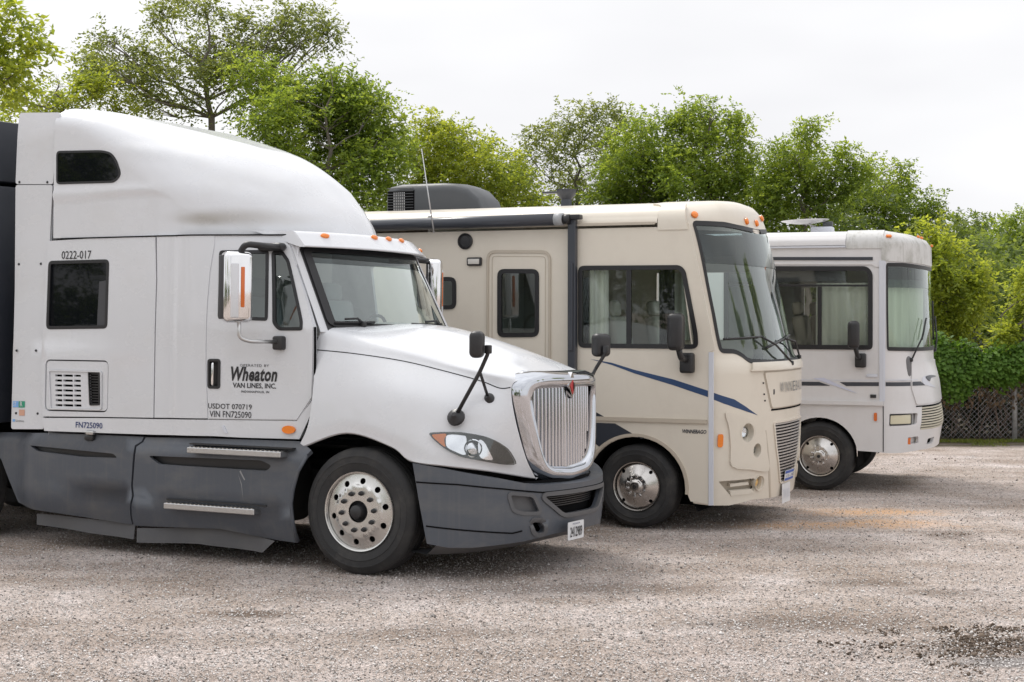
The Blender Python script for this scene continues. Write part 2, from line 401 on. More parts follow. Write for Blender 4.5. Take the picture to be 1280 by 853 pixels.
def leafmat(name, c1, c2, c3, trans=.35):
    m, n, l, b = nodes(name); o = n['Material Output']
    geo = n.new('ShaderNodeNewGeometry'); rp = n.new('ShaderNodeValToRGB'); e = rp.color_ramp.elements
    e[0].color = (*c1, 1); e[1].color = (*c3, 1); q = e.new(.5); q.color = (*c2, 1)
    t = n.new('ShaderNodeTexCoord'); a = n.new('ShaderNodeTexNoise'); a.inputs['Scale'].default_value = .9; a.inputs['Detail'].default_value = 2; l.new(t.outputs['Object'], a.inputs['Vector'])
    ad = n.new('ShaderNodeMath'); ad.operation = 'MULTIPLY_ADD'; ad.inputs[1].default_value = 1.5; ad.inputs[2].default_value = -.5; l.new(a.outputs['Fac'], ad.inputs[0])
    a2 = n.new('ShaderNodeMath'); a2.operation = 'MULTIPLY_ADD'; a2.inputs[1].default_value = .5; l.new(geo.outputs['Random Per Island'], a2.inputs[0]); l.new(ad.outputs[0], a2.inputs[2]); a2.use_clamp = True
    l.new(a2.outputs[0], rp.inputs[0]); l.new(rp.outputs[0], b.inputs['Base Color']); b.inputs['Roughness'].default_value = .5; b.inputs['Specular IOR Level'].default_value = .3
    tr = n.new('ShaderNodeBsdfTranslucent'); mu = n.new('ShaderNodeMixRGB'); mu.blend_type = 'MULTIPLY'; mu.inputs[0].default_value = 1; mu.inputs[2].default_value = (1.9, 1.7, .8, 1); l.new(rp.outputs[0], mu.inputs[1]); l.new(mu.outputs[0], tr.inputs[0])
    s = n.new('ShaderNodeMixShader'); s.inputs[0].default_value = trans; l.new(b.outputs[0], s.inputs[1]); l.new(tr.outputs[0], s.inputs[2]); l.new(s.outputs[0], o.inputs[0])
    return m
white = M('white_truck_paint', (.65, .665, .695), .24, coat=.5, dirt=.25, dcol=(.46, .44, .40), dscale=(.6, .6, .9))
white_r = M('aged_white_gelcoat', (.68, .67, .675), .34, coat=.2, dirt=.3, dcol=(.50, .48, .44), streak=.06)
beige = M('beige_gelcoat', (.70, .645, .555), .34, coat=.2, dirt=.25, dcol=(.48, .42, .35), streak=.03)
beige_d = M('beige_trim', (.50, .44, .36), .35, dirt=.2)
grey_pl = M('grey_moulded_plastic', (.078, .088, .106), .40, dirt=.7, dcol=(.150, .145, .14), dscale=(.9, 1, 1.9), bump=.12, bscale=220, streak=.3)
grey_lt2 = M('pale_scuff', (.30, .30, .31), .7)
grey_lt = M('faded_grey_plastic', (.095, .097, .104), .45, dirt=.5, dcol=(.16, .155, .15), bump=.15, bscale=200)
black_pl = M('black_plastic', (.018, .018, .02), .38, dirt=.3, dcol=(.06, .06, .06))
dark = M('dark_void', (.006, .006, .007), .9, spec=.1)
under = M('underbody', (.02, .02, .021), .8, dirt=.4, dcol=(.05, .045, .04))
rubber = M('tyre_rubber', (.024, .024, .025), .72, dirt=.8, dcol=(.085, .08, .074), dscale=(2, 2, 2), bump=.2, bscale=90)
seal = M('window_rubber', (.012, .012, .014), .45)
chrome = M('chrome', (.80, .80, .81), .08, 1)
chrome_d = M('grille_chrome', (.58, .60, .64), .06, 1)
alu = M('polished_aluminium', (.64, .635, .62), .26, 1, dirt=.25, dcol=(.5, .48, .45))
cover = M('weathered_wheel_cover', (.58, .56, .54), .20, 1, dirt=.4, dcol=(.26, .22, .18), dscale=(1.5, 1.5, 1.5))
steel = M('brushed_steel', (.55, .55, .55), .35, 1)
amber = M('amber_lens', (.85, .22, .012), .15, coat=.6)
amber_d = M('amber_reflector', (.62, .13, .01), .2, coat=.6)
silver = M('silver_trim', (.62, .64, .70), .4)
navy = M('navy_decal', (.009, .045, .135), .35, coat=.2)
charcoal = M('charcoal_decal', (.035, .04, .052), .35, coat=.2)
ink = M('black_lettering', (.015, .015, .018), .5)
ink_b = M('blue_lettering', (.03, .05, .16), .5)
ink_g = M('green_sticker', (.03, .30, .18), .5)
ink_l = M('light_blue_sticker', (.20, .42, .75), .5)
ink_o = M('pale_orange_sticker', (.62, .35, .25), .5)
plate_m = M('plate_white', (.72, .73, .75), .4)
blue_m = M('plate_blue', (.02, .09, .42), .4)
glass_w = glass('windscreen_glass', (.74, .90, .86), 1.9, body=.05, bodycol=(.55, .68, .72))
glass_i = glass('lighter_side_glass', (.84, .88, .87), .7)
glass_s = glass('side_glass', (.40, .46, .46), 1.2)
glass_c = glass('clear_lens', (.93, .95, .97), 1.2)
glass_d = M('privacy_glass', (.005, .006, .008), .02, spec=.22)
glass_t = glass('shaded_glass_band', (.26, .30, .32), .85)
lampy = M('aged_lamp_lens', (.62, .58, .42), .12, coat=.8)
cabin = M('cabin_lining', (.16, .16, .165), .8)
cabin_l = M('light_cabin_lining', (.66, .64, .60), .8)
seatm = M('grey_seat_fabric', (.40, .41, .43), .85)
curt = M('pale_curtain', (.82, .84, .74), .85)
blackm = M('black_cloth', (.02, .02, .022), .9)
# ------------------------------------------------------------------ wheels
def circle_holes(R0, n, r, ph=0, ry=None):
    return [circ(R0*math.cos(2*PI*i/n+ph), R0*math.sin(2*PI*i/n+ph), r, 12, ry) for i in range(n)]
def wheel(par, c, R, wd, style, side=1, turn=0.):
    """side 1: outer face towards -y"""
    piv = thing('wheel', None, None, c, turn); piv.parent = par; d = -side
    def Y(y): return -d*y
    rim_r = R*.635 if style == 'truck' else R*.60
    pr = [(rim_r*.97, .05), (rim_r*1.0, .012), (rim_r*1.06, .002), (rim_r*1.12, -.004), (R*.76, -.012), (R*.765, -.016), (R*.775, -.016), (R*.78, -.012), (R*.86, -.012), (R*.865, -.016), (R*.88, -.014), (R*.885, -.010), (R*.90, -.004), (R*.955, .012), (R*.985, .03), (R, .045)]
    g = wd/5
    for k in range(1, 5):
        y = .01+g*k; pr += [(R, y-.006), (R-.014, y-.004), (R-.014, y+.004), (R, y+.006)]
    pr += [(R, wd-.045), (R*.985, wd-.03), (R*.9, wd), (rim_r, wd-.02)]
    lathe('tyre', [(r, Y(-y) if side == 1 else -y) for r, y in pr] if side != 1 else pr, (0, 0, 0), rubber, piv, 72)
    if side != 1: return piv
    if style == 'truck':
        lathe('rim', [(rim_r*.99, .03), (rim_r*1.0, .006), (rim_r*.985, -.004), (rim_r*.955, .0), (rim_r*.93, .02)], (0, 0, 0), alu, piv, 64)
        F = lambda x, z: (x, itp(math.hypot(x, z), [.0, .125, .21, .225, .285, .31], [-.008, -.01, -.008, .006, .022, .026]), z)
        patch('rim_disc', F, circ(0, 0, rim_r*.945, 48), alu, piv, circle_holes(.254, 10, .026, .2)+[circ(0, 0, .092, 24)], 0, .014, .025)
        lathe('wheel_well', [(rim_r*.95, .06), (.02, .06)], (0, 0, 0), dark, piv, 24)
        lathe('hub_cap', [(.095, .03), (.088, .01), (.078, .004), (.07, .012), (.06, -.01), (.054, -.05), (.036, -.062), (.0, -.064)], (0, 0, 0), black_pl, piv, 24)
        nut = None
        for k in range(10):
            a = 2*PI*k/10+.1
            if nut is None:
                nut = lathe('lug_nut', [(.021, .004), (.021, -.010), (.015, -.014), (.014, -.034), (.008, -.042), (.0, -.043)], (0, 0, 0), black_pl, piv, 8); nut.location = (.157*math.cos(a), -.012, .157*math.sin(a))
            else: share(nut, 'lug_nut', piv, (.157*math.cos(a), -.012, .157*math.sin(a)))
    else:
        lathe('rim', [(rim_r*.99, .03), (rim_r*1.0, .004), (rim_r*.98, -.008), (rim_r*.94, -.004), (rim_r*.92, .018)], (0, 0, 0), cover, piv, 64)
        F = lambda x, z: (x, itp(math.hypot(x, z), [.0, .05, .062, .075, .115, .13, .19, .235], [-.062, -.06, -.052, -.03, -.026, -.018, .012, .03]), z)
        patch('wheel_cover', F, circ(0, 0, rim_r*.93, 40), cover, piv, [circ(.205*math.cos(PI/4+PI/2*k), .205*math.sin(PI/4+PI/2*k), .019, 10) for k in range(4)], 0, .01, .02)
        lathe('wheel_well', [(rim_r*.94, .055), (.02, .055)], (0, 0, 0), dark, piv, 24)
        lathe('hub_cap', [(.022, -.058), (.02, -.066), (.0, -.067)], (0, 0, 0), black_pl, piv, 12)
        nut = None
        for k in range(10):
            a = 2*PI*k/10+.2
            if nut is None:
                nut = lathe('lug_nut', [(.014, .0), (.014, -.014), (.009, -.022), (.0, -.024)], (0, 0, 0), chrome, piv, 8); nut.location = (.098*math.cos(a), -.026, .098*math.sin(a))
            else: share(nut, 'lug_nut', piv, (.098*math.cos(a), -.026, .098*math.sin(a)))
    return piv
def seat(par, u, v, z, mat, s=1.):
    p = rbox('seat', (u, v, z), (.5*s, .5*s, .16), mat, par, .05, 3)
    rbox('seat_back', (u-.27*s, v, z+.42), (.15, .48*s, .72), mat, p, .05, 3, (0, -.18, 0))
    rbox('head_rest', (u-.36*s, v, z+.86), (.11, .26*s, .17), mat, p, .04, 3, (0, -.15, 0))
def wiper(par, F, base, elbow, tip, blade, off=.05):
    """arm from the pivot over an elbow to the blade, following the glass"""
    def P(q, o): return Vector(F(*q))+fnormal(F, *q)*o
    w0 = tube('wiper', [P(base, .03), P(elbow, off), P(tip, off*.8)], .011, black_pl, par, 6)
    tube('wiper_blade', [P((blade[0][0]+(blade[1][0]-blade[0][0])*k/6, blade[0][1]+(blade[1][1]-blade[0][1])*k/6), .022) for k in range(7)], .012, black_pl, w0, 6)
    p0 = P(base, .02); rbox('wiper_pivot', tuple(p0), (.05, .05, .05), black_pl, w0, .012)
# ------------------------------------------------------------------ semi truck
TP = (-1.2885, 13.1749, 0); TA = math.radians(28)
truck = thing('semi_truck', 'white sleeper cab semi truck with grey skirts, chrome grille and black door lettering', 'semi truck', TP, -TA)
truck.rotation_euler = (-.022, 0, -TA)
m_side = lambda u, z: (u, 2*TH-t_side(u, z)[1], z)
# sleeper side and its window
slp_win = rr([(-3.446,2.651),(-2.71,2.655),(-2.714,2.027),(-3.455,2.015)], .05)
vent = rr([(-3.462,1.737),(-2.696,1.738),(-2.7,1.268),(-3.466,1.259)], .06)
sl_out = [(-3.491,1.207),(-3.513,1.585),(-3.491,2.252),(-3.458,2.836),(-2.817,2.852),(-2.183,2.864),(-2.16,2.463),(-2.166,1.824),(-2.17,1.237),(-2.814,1.224)]
sp = patch('sleeper_side_panel', t_side, sl_out, white, truck, [slp_win, vent], 0, .03, .12)
fw = frame('window', t_side, slp_win, .03, seal, sp, .004, .02)
patch('window_pane', t_side, inset(slp_win, .028), glass_d, fw, (), -.012, .004, .15)
patch('curtain', t_side, [(-2.831,2.454),(-2.727,2.467),(-2.723,2.048),(-2.847,2.026)], M('grey_blind', (.05, .052, .058), .6), fw, (), -.008, .002, .15)
# louvred vent panel
vi = inset(vent, .012)
slots = [rect(a, b, c, d) for (a, b), (c, d) in zip(
 [(-3.345,1.581),(-3.247,1.582),(-3.115,1.584),(-3.345,1.535),(-3.247,1.536),(-3.115,1.537),(-3.346,1.49),(-3.247,1.49),(-3.115,1.492),(-3.341,1.444),(-3.245,1.445),(-3.111,1.447),(-3.341,1.398),(-3.245,1.399),(-3.111,1.401),(-3.337,1.352),(-3.243,1.354),(-3.109,1.356),(-3.337,1.307),(-3.244,1.308),(-3.109,1.31)],
 [(-3.261,1.6),(-3.129,1.601),(-3.032,1.601),(-3.261,1.554),(-3.13,1.555),(-3.033,1.556),(-3.26,1.508),(-3.128,1.51),(-3.03,1.511),(-3.258,1.463),(-3.126,1.464),(-3.028,1.465),(-3.257,1.417),(-3.125,1.419),(-3.027,1.42),(-3.255,1.372),(-3.123,1.374),(-3.024,1.375),(-3.253,1.326),(-3.121,1.328),(-3.022,1.33)])]
gr_ = rr([(-2.94,1.632),(-2.807,1.635),(-2.794,1.33),(-2.919,1.323)], .02)
vp = patch('vent_panel', t_side, vi, white, truck, slots+[gr_], -.006, .03, .06)
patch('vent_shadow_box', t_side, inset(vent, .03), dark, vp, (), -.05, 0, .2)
gf = frame('vent_grille', t_side, gr_, .012, black_pl, vp, .004, .01)
for k in range(12):
    a = k/12; (x0, z0), (x1, z1) = [(-2.936,1.625),(-2.909,1.327)]
    xx, zz = x0+(x1-x0)*a, z0+(z1-z0)*a-.01
    patch('vent_slat', t_side, rect(xx, zz-.008, xx+.112, zz+.004), black_pl, gf, (), -.012, .01, .2)
frame('vent_surround', t_side, rr([(-3.424,1.642),(-2.773,1.642),(-2.771,1.287),(-3.397,1.276)], .03), .012, white, vp, .007, .01)
# cab corner, rear fairing extenders
patch('cab_corner_panel', t_side, [(-2.156,1.238),(-2.153,1.824),(-2.146,2.462),(-2.164,2.864),(-1.842,2.859),(-1.557,2.857),(-1.554,2.773),(-1.583,2.528),(-1.591,2.27),(-1.591,1.74),(-1.565,1.25)], white, truck, (), 0, .03, .06)
ext = lambda u, z: (u, t_side(-3.3, min(z, 2.4))[1]+.03+.12*max(0, z-3.85)**1.2, z)
eo1 = [(-3.898,3.382),(-3.87,4.055),(-3.364,4.029),(-3.386,3.831),(-3.425,3.364)]
eo2 = [(-3.916,1.073),(-3.892,2.103),(-3.897,3.374),(-3.43,3.357),(-3.459,2.844),(-3.506,2.252),(-3.528,1.584),(-3.502,1.087)]
for nm, P in (('upper_side_extender', eo1), ('lower_side_extender', eo2)):
    e_ = patch(nm, ext, rr(P, .03), white, truck, (), 0, .03, .15)
    patch(nm, lambda u, z: (u, 2*TH-ext(u, z)[1], z), P, white, truck, (), 0, .03, .3, -1)
    for q in ([(-3.847,3.399),(-3.495,3.385)] if nm[0] == 'u' else [(-3.843,2.627),(-3.565,2.627),(-3.847,1.814),(-3.602,1.817),(-3.854,1.225),(-3.581,1.23)]):
        p_ = ext(*q); lathe('rivet', [(.013, .0), (.010, -.007), (.0, -.009)], p_, black_pl, e_, 8)
for col, P in ((ink_l, [(-3.894,1.28),(-3.823,1.282),(-3.822,1.339),(-3.894,1.337)]), (ink_g, [(-3.818,1.279),(-3.742,1.281),(-3.741,1.341),(-3.817,1.339)]), (ink_o, [(-3.813,1.204),(-3.742,1.206),(-3.742,1.262),(-3.813,1.26)]), (ink_l, [(-3.895,1.145),(-3.865,1.146),(-3.865,1.168),(-3.895,1.168)])):
    patch('sticker', ext, P, col, e_, (), .004, .001, .2)
letters('sticker_lettering', 'ST', ext, *[(-3.881,1.292)][0], .035, .04, plate_m, e_, off=.008)
letters('sticker_lettering', 'R', ext, *[(-3.797,1.291)][0], .03, .045, plate_m, e_, off=.008)
letters('sticker_lettering', 'License', ext, *[(-3.85,1.146)][0], .10, .02, ink, e_, off=.006)
# rocker strip under the sleeper and door
rk = patch('rocker_panel', t_side, [(-3.497,1.193),(-2.814,1.213),(-2.17,1.225),(-1.565,1.238),(-0.675,1.254),(-0.523,1.438),(-0.531,1.337),(-0.58,1.234),(-0.652,1.099),(-1.217,1.094),(-1.507,1.098),(-2.253,1.085),(-2.815,1.079),(-3.468,1.074)], white, truck, (), 0, .04, .12)
letters('lettering', 'FN725090', t_side, *[(-3.079,1.117)][0], .32, .055, ink_b, rk, bold=.012)
mk_ = [(-0.75,1.177)][0]; patch('marker_lamp', t_side, circ(mk_[0], mk_[1], .065, 16, .035), amber, truck, (), .02, .03, .05)
mk_ = [(-1.384,1.161)][0]; patch('clearance_lamp', t_side, rr([(mk_[0]-.035, mk_[1]+.03), (mk_[0]-.01, mk_[1]+.035), (mk_[0]+.03, mk_[1]-.035), (mk_[0]+.0, mk_[1]-.035)], .01), silver, truck, (), .008, .01, .05)
# near door
w1 = rr([(-1.503,2.717),(-1.064,2.719),(-0.978,2.102),(-1.47,2.117)], .035); w2 = rr([(-1.038,2.705),(-0.943,2.719),(-0.863,2.631),(-0.633,2.101),(-0.625,2.023),(-0.861,2.021),(-0.928,2.079)], .03)
do = [(-1.556,1.246),(-1.581,1.741),(-1.581,2.27),(-1.572,2.528),(-1.546,2.759),(-1.486,2.801),(-1.36,2.818),(-0.942,2.817),(-0.875,2.757),(-0.786,2.575),(-0.523,2.06),(-0.522,1.844),(-0.527,1.459),(-0.675,1.261)]
hd = rr([(-1.566,1.769),(-1.434,1.771),(-1.435,1.51),(-1.563,1.511)], .03)
door = patch('door', t_side, inset(do, .004), white, truck, [w1, w2, hd], .004, .04, .06)
for P, g_ in ((w1, glass_s), (w2, glass_s)):
    f_ = frame('window', t_side, P, .028, seal, door, .01, .03); patch('window_pane', t_side, inset(P, .026), g_, f_, (), -.005, .004, .2)
patch('door_frame', t_side, [(-1.615,2.855),(-0.897,2.853)]+[(-.80, 2.80)]+[(-0.786,2.575),(-0.519,2.06),(-0.514,1.844),(-0.523,1.459),(-0.667,1.258),(-1.565,1.243),(-1.591,1.74),(-1.591,2.27)], white, truck, [inset(w1, -.01), inset(w2, -.01), inset(hd, -.01)], -.006, .04, .06)
hb = patch('door_handle', t_side, hd, black_pl, door, (), -.02, .0, .1); frame('handle_bezel', t_side, hd, .022, black_pl, hb, .012, .03)
h0, h1 = [(-1.504,1.728)][0], [(-1.505,1.547)][0]
P0, P1 = Vector(t_side(*h0)), Vector(t_side(*h1)); oy = Vector((0, -.018, 0))
tube('handle_grip', bend([P0, P0+oy, P1+oy, P1], .02), .013, chrome, hb)
def Lt(s, q, w_, h_, **k): return letters('lettering', s, t_side, q[0], q[1], w_, h_, k.pop('m', ink), door, off=.008, **k)
Lt('OPERATED BY', [(-1.238,1.708)][0], .285, .022, space=1.2)
Lt('Wheaton', [(-1.326,1.582)][0], .455, .125, shear=.25, bold=.032, space=1.06)
Lt('VAN LINES, INC.', [(-1.306,1.516)][0], .425, .052, bold=.02)
Lt('INDIANAPOLIS, IN', [(-1.223,1.48)][0], .275, .022, bold=.02, space=1.1)
Lt('USDOT 070719', [(-1.556,1.337)][0], .44, .046, bold=.006)
Lt('VIN FN725090', [(-1.54,1.264)][0], .42, .056, bold=.004)
letters('fleet_number', '0222-017', t_side, *[(-3.284,2.664)][0], .36, .075, ink, sp, bold=.004)
# far side shell, back wall, roof plate, floor, bulkhead
patch('far_side_panel', m_side, [(-3.45, 1.09), (-.5, 1.09), (-.5, 2.06), (-.82, 2.84), (-3.45, 2.86)], white, truck, [rr([(-1.35, 2.04), (-.62, 2.04), (-.86, 2.68), (-1.4, 2.68)], .05)], 0, .03, .2, -1)
mesh('back_wall', [(-3.44, .02, .9), (-3.44, 2*TH-.02, .9), (-3.44, 2*TH-.08, 4.02), (-3.44, .08, 4.02)], [(0, 3, 2, 1)], white, truck)
rp_ = [t_fair(u, 0) for u in np.linspace(-3.4, -.84, 20)]; rp_ = [(a, b+.04, 2.845) for a, b, c in rp_]
mesh('cab_roof', rp_+[(a, 2*TH-b, c) for a, b, c in rp_[::-1]], [tuple(range(40))], cabin, truck)
mesh('cab_floor', [(-3.44, .06, 1.12), (-.1, .12, 1.12), (-.1, 2.3, 1.12), (-3.44, 2.4, 1.12)], [(0, 1, 2, 3)], cabin, truck)
rbox('bulkhead', (-1.85, TH, 2.0), (.04, 2.1, 1.7), cabin_l, truck, 0, 1)
dsh = rbox('dashboard', (-.66, TH, 1.76), (.42, 1.9, .42), cabin, truck, .06, 3)
tube('steering_wheel', [(-1.0+.06*math.sin(a), 1.75+.22*math.cos(a), 1.98+.20*math.sin(a)) for a in np.linspace(0, 2*PI, 25)], .016, black_pl, dsh, 8)
seat(truck, -1.15, .62, 1.55, seatm); seat(truck, -1.15, 1.80, 1.55, seatm)
# roof fairing
us = [-3.4, -3.3, -3.15]+list(np.linspace(-3.0, -1.0, 38))+[-.97, -.94, -.915, -.895, -.875, -.86, -.847, -.836, -.827, -.82, -.8145, -.81, -.807, -.8055, -.805]
qs = list(np.linspace(0, 1, 22))+list(np.linspace(1.08, 2, 13))+list(np.linspace(2.15, 3, 6))
rows = []
for u in us:
    near = [t_fair(u, q) for q in qs]; rows.append(near+[(a, 2*TH-b, c) for a, b, c in near[-2::-1]])
fo = [(-3.358,0.775),(-2.816,0.938),(-2.693,0.998),(-2.581,0.879),(-2.586,0.759),(-2.667,0.664),(-3.361,0.478)]
def grime_paint():
    m = white.copy(); m.name = 'white_paint_with_scuff'; n = m.node_tree.nodes; l = m.node_tree.links; b = n['Principled BSDF']
    t = n.new('ShaderNodeTexCoord'); src = b.inputs['Base Color'].links[0].from_socket; prev = src
    for cx, cz, sx, sz, k in ((-1.50, 3.02, .75, .11, .60), (-1.72, 3.0, .34, .075, .6)):
        mp = n.new('ShaderNodeMapping'); mp.vector_type = 'TEXTURE'; mp.inputs['Location'].default_value = (cx, .1, cz); mp.inputs['Scale'].default_value = (sx, 2.5, sz); l.new(t.outputs['Object'], mp.inputs[0])
        ln = n.new('ShaderNodeVectorMath'); ln.operation = 'LENGTH'; l.new(mp.outputs[0], ln.inputs[0])
        r = n.new('ShaderNodeMapRange'); r.interpolation_type = 'SMOOTHSTEP'; r.inputs[1].default_value = 1; r.inputs[2].default_value = .1; r.inputs[4].default_value = k; l.new(ln.outputs['Value'], r.inputs[0])
        x = n.new('ShaderNodeMixRGB'); l.new(r.outputs[0], x.inputs[0]); l.new(prev, x.inputs[1]); x.inputs[2].default_value = (.36, .335, .30, 1); prev = x.outputs[0]
    l.new(prev, b.inputs['Base Color']); return m
fair = grid('roof_fairing', rows, grime_paint(), truck, flipn=True)
fo = rr([(-3.369,3.668),(-2.817,3.65),(-2.703,3.623),(-2.636,3.548),(-2.582,3.416),(-2.662,3.347),(-3.366,3.358)], .045, 4)
fF = lambda u, z: t_fair(u, (z-2.86)/(lambda d: (d[1]-d[2]))(fair_dims(u)))
f_ = frame('upper_window', fF, fo, .02, seal, fair, .006, .02, .08); patch('window_pane', fF, inset(fo, .016), glass_d, f_, (), .003, .01, .08)
rb = [t_fair(u, 0) for u in us]; sm_ = []
tube('fairing_seam', [(a, min(b, t_side(a, 2.85)[1])-.003, c-.006) for a, b, c in rb[1:-10]], .0065, dark, fair, 6)
grime = M('road_grime', (.36, .33, .28), .6)
# windscreen, pillars, visor
wo = [(-.97, .02), (.97, .02), (.955, .97), (-.955, .97)]
wsf = frame('windscreen', t_ws, inset(rr(wo, .07), -.03), .06, seal, truck, .008, .03, .08)
patch('windscreen_glass', t_ws, rr(wo, .06), glass_w, wsf, (), .0, .006, .1)
patch('sun_band', t_ws, rr([(-.96, .80), (.96, .80), (.955, .97), (-.955, .97)], .03), glass_t, wsf, (), .003, 0, .1)
patch('windscreen_surround', t_ws, [(-1.012, -.06), (1.012, -.06), (1.0, 1.04), (-1.0, 1.04)], black_pl, truck, [wo], -.010, .03, .08)
patch('windscreen_pillar', t_ws, [(-1.07, -.06), (1.07, -.06), (1.05, 1.04), (-1.05, 1.04)], white, truck, [[(-1.0, -.05), (1.0, -.05), (.985, 1.03), (-.985, 1.03)]], -.016, .04, .08)
wiper(truck, t_ws, [(-0.715,0.028)][0], [(-0.766,0.08)][0], [(-0.871,0.075)][0], [(-0.95,0.041),(-0.595,0.058)])
wiper(truck, t_ws, (.42, .04), (.3, .08), (.1, .07), ((-.12, .05), (.5, .05)))
vr = []
for t in (0, .12, .5, .88, 1.): vr.append([t_visor(s, t) for s in np.linspace(-1, 1, 41)])
vr.insert(0, [(a-.06, b, c-.0) for a, b, c in vr[0]]); vr.append([(a-.03, b, c+.012) for a, b, c in vr[-1]]); vr.append([(a-.45, b+(TH-b)*.02, c+.015) for a, b, c in vr[-1]])
vis = grid('sun_visor', vr, white, truck)
for k in (0, -1): mesh('visor_end', [r[k] for r in vr], [tuple(range(len(vr))) if k else tuple(range(len(vr)))[::-1]], white, vis)
for q in [(-0.774,0.8),(-0.191,0.941),(0.043,0.937),(0.299,0.943)]+[(.93, .5)]:
    p_ = Vector(t_visor(*q)); n_ = fnormal(t_visor, *q)
    lathe('visor_lamp', [(.045, -.004), (.04, .014), (.02, .022), (0, .024)], (0, 0, 0), amber, vis, 16, axis='x').matrix_local = Matrix.Translation(p_) @ n_.to_track_quat('X', 'Z').to_matrix().to_4x4() @ Matrix.Diagonal((1, 1, .6, 1))
# bonnet and wing
si = list(np.linspace(0, 6, 61)); tj = list(np.linspace(0, 6, 49))
rows = []
for i in si:
    a = [t_hood(i, t) for t in tj]; rows.append(a+[(x, 2*TH-y, z) for x, y, z in a[-2::-1]])
hood = grid('hood', rows, white, truck, flipn=True)
lipr = [t_hood(i, 0) for i in si]
for s_ in (1, -1):
    E_ = lambda p, dy, dz=0: (p[0], p[1]+dy if s_ == 1 else 2*TH-p[1]-dy, p[2]+dz)
    grid('wing_lip', [[E_(p, 0) for p in lipr], [E_(p, .012, -.012) for p in lipr], [E_(p, .05, -.0) for p in lipr]], white, hood, flipn=s_ != 1)
    n_in = 41
    grid('wheel_arch_liner', [[E_(p, .05) for p in lipr[:n_in]], [E_(p, .5, .03) for p in lipr[:n_in]]], dark, hood)
hs = [Vector(t_hood(i, 3.02)) + fnormal(t_hood, i, 3.02)*.0 for i in np.linspace(.02, 5.9, 50)]
tube('hood_seam', hs, .0045, dark, hood, 6)
tube('door_gap', [Vector(t_side(*q))+Vector((.005, .006, 0)) for q in [(-0.514,2.054),(-0.51,1.844),(-0.515,1.459),(-0.531,1.303),(-0.588,1.199)]], .011, dark, truck, 6)
# air scoop ridge on the near edge of the bonnet
tube('hood_ridge', [Vector(t_hood(i, t)) for i, t in ((4.3, 5.0), (4.7, 5.0), (5.1, 4.95), (5.4, 4.9))], [.002, .014, .016, .004], white, hood, 8)
# grille
go_ = [(0.638,1.549),(1.132,1.56)]; gi = [g for g in [(0.647,1.542),(0.852,1.555),(1.192,1.555)]]
left = [(1.192,1.558),(0.889,1.559),(0.691,1.555),(0.642,1.529),(0.637,1.49),(0.656,1.391),(0.684,1.284),(0.731,1.124),(0.774,1.015),(0.82,0.953),(0.906,0.908),(1.166,0.888)]
left = [(TH, left[0][1])]+left[1:-1]+[(TH, left[-1][1])]
inn = left+[(2*TH-a, b) for a, b in left[-2:0:-1]]
lo = [(1.196,1.681),(0.771,1.683),(0.563,1.658),(0.508,1.616),(0.5,1.538),(0.508,1.407),(0.554,1.209),(0.596,1.063),(0.642,0.956),(0.712,0.873),(0.89,0.808),(1.162,0.776)]
lo = [(TH, lo[0][1])]+lo[1:-1]+[(TH, lo[-1][1])]
outp = lo+[(2*TH-a, b) for a, b in lo[-2:0:-1]]
def resample(P, n):
    """n points evenly along a closed outline, starting at its top middle"""
    P = P+[P[0]]; L_ = [0]
    for i in range(1, len(P)): L_.append(L_[-1]+math.dist(P[i], P[i-1]))
    o = []; j = 0
    for k in range(n):
        d = L_[-1]*k/n
        while L_[j+1] < d: j += 1
        f = (d-L_[j])/max(1e-9, L_[j+1]-L_[j]); o.append((P[j][0]+(P[j+1][0]-P[j][0])*f, P[j][1]+(P[j+1][1]-P[j][1])*f))
    for _ in range(3): o = [tuple((o[i-1][c]+2*o[i][c]+o[(i+1) % n][c])/4 for c in (0, 1)) for i in range(n)]
    return o
ri, ro = resample(inn, 120), resample(inset(outp, -.022), 120); rows = []
for f in [0, 0]+list(np.linspace(0, 1, 13))+[1, 1]:
    row = []; e = len(rows)
    for (a, b), (c, d) in zip(ri, ro):
        v, z = a+(c-a)*f, b+(d-b)*f; u = t_grille(v, z)[0]
        dd = .012+.075*math.sqrt(max(0., 1-abs(2*f-.9)**2.4 if 2*f-.9 < 1 else 0)) if 0 < f < 1 else .012
        if e == 0: u -= .06
        elif e == 16: u -= .14
        elif e == 15: u -= .05
        row.append((u+(dd if e not in (0, 15, 16) else 0), v, z))
    rows.append(row)
gs = grid('grille_surround', rows, chrome_d, truck, True, True)
g_flat = lambda v, z: (lambda p: (p[0]+.05, p[1], p[2]))(t_grille(v, z))
patch('grille_backing', t_grille, inset(inn, -.03), dark, truck, (), -.04, 0, .2)
zi = np.array(inn)
for k in range(19):
    v = TH+(-.5+k/18*1.0)*1.02
    wd_ = .022 if abs(v-TH) < .02 else .0125
    xs = [b for a, b in [(0, z) for z in np.linspace(.85, 1.58, 60)] if inside(inn, np.array([v]), np.array([b]))[0]]
    if len(xs) < 3: continue
    z0, z1 = min(xs)-.02, max(xs)+.02; rws = []
    for z in np.linspace(z0, z1, 8):
        u = t_grille(v, z)[0]; rws.append([(u-.04, v-wd_, z), (u+.006, v-wd_*.85, z), (u+.024, v-wd_*.4, z), (u+.024, v+wd_*.4, z), (u+.006, v+wd_*.85, z), (u-.04, v+wd_, z)])
    grid('grille_bar', rws, chrome_d, truck)
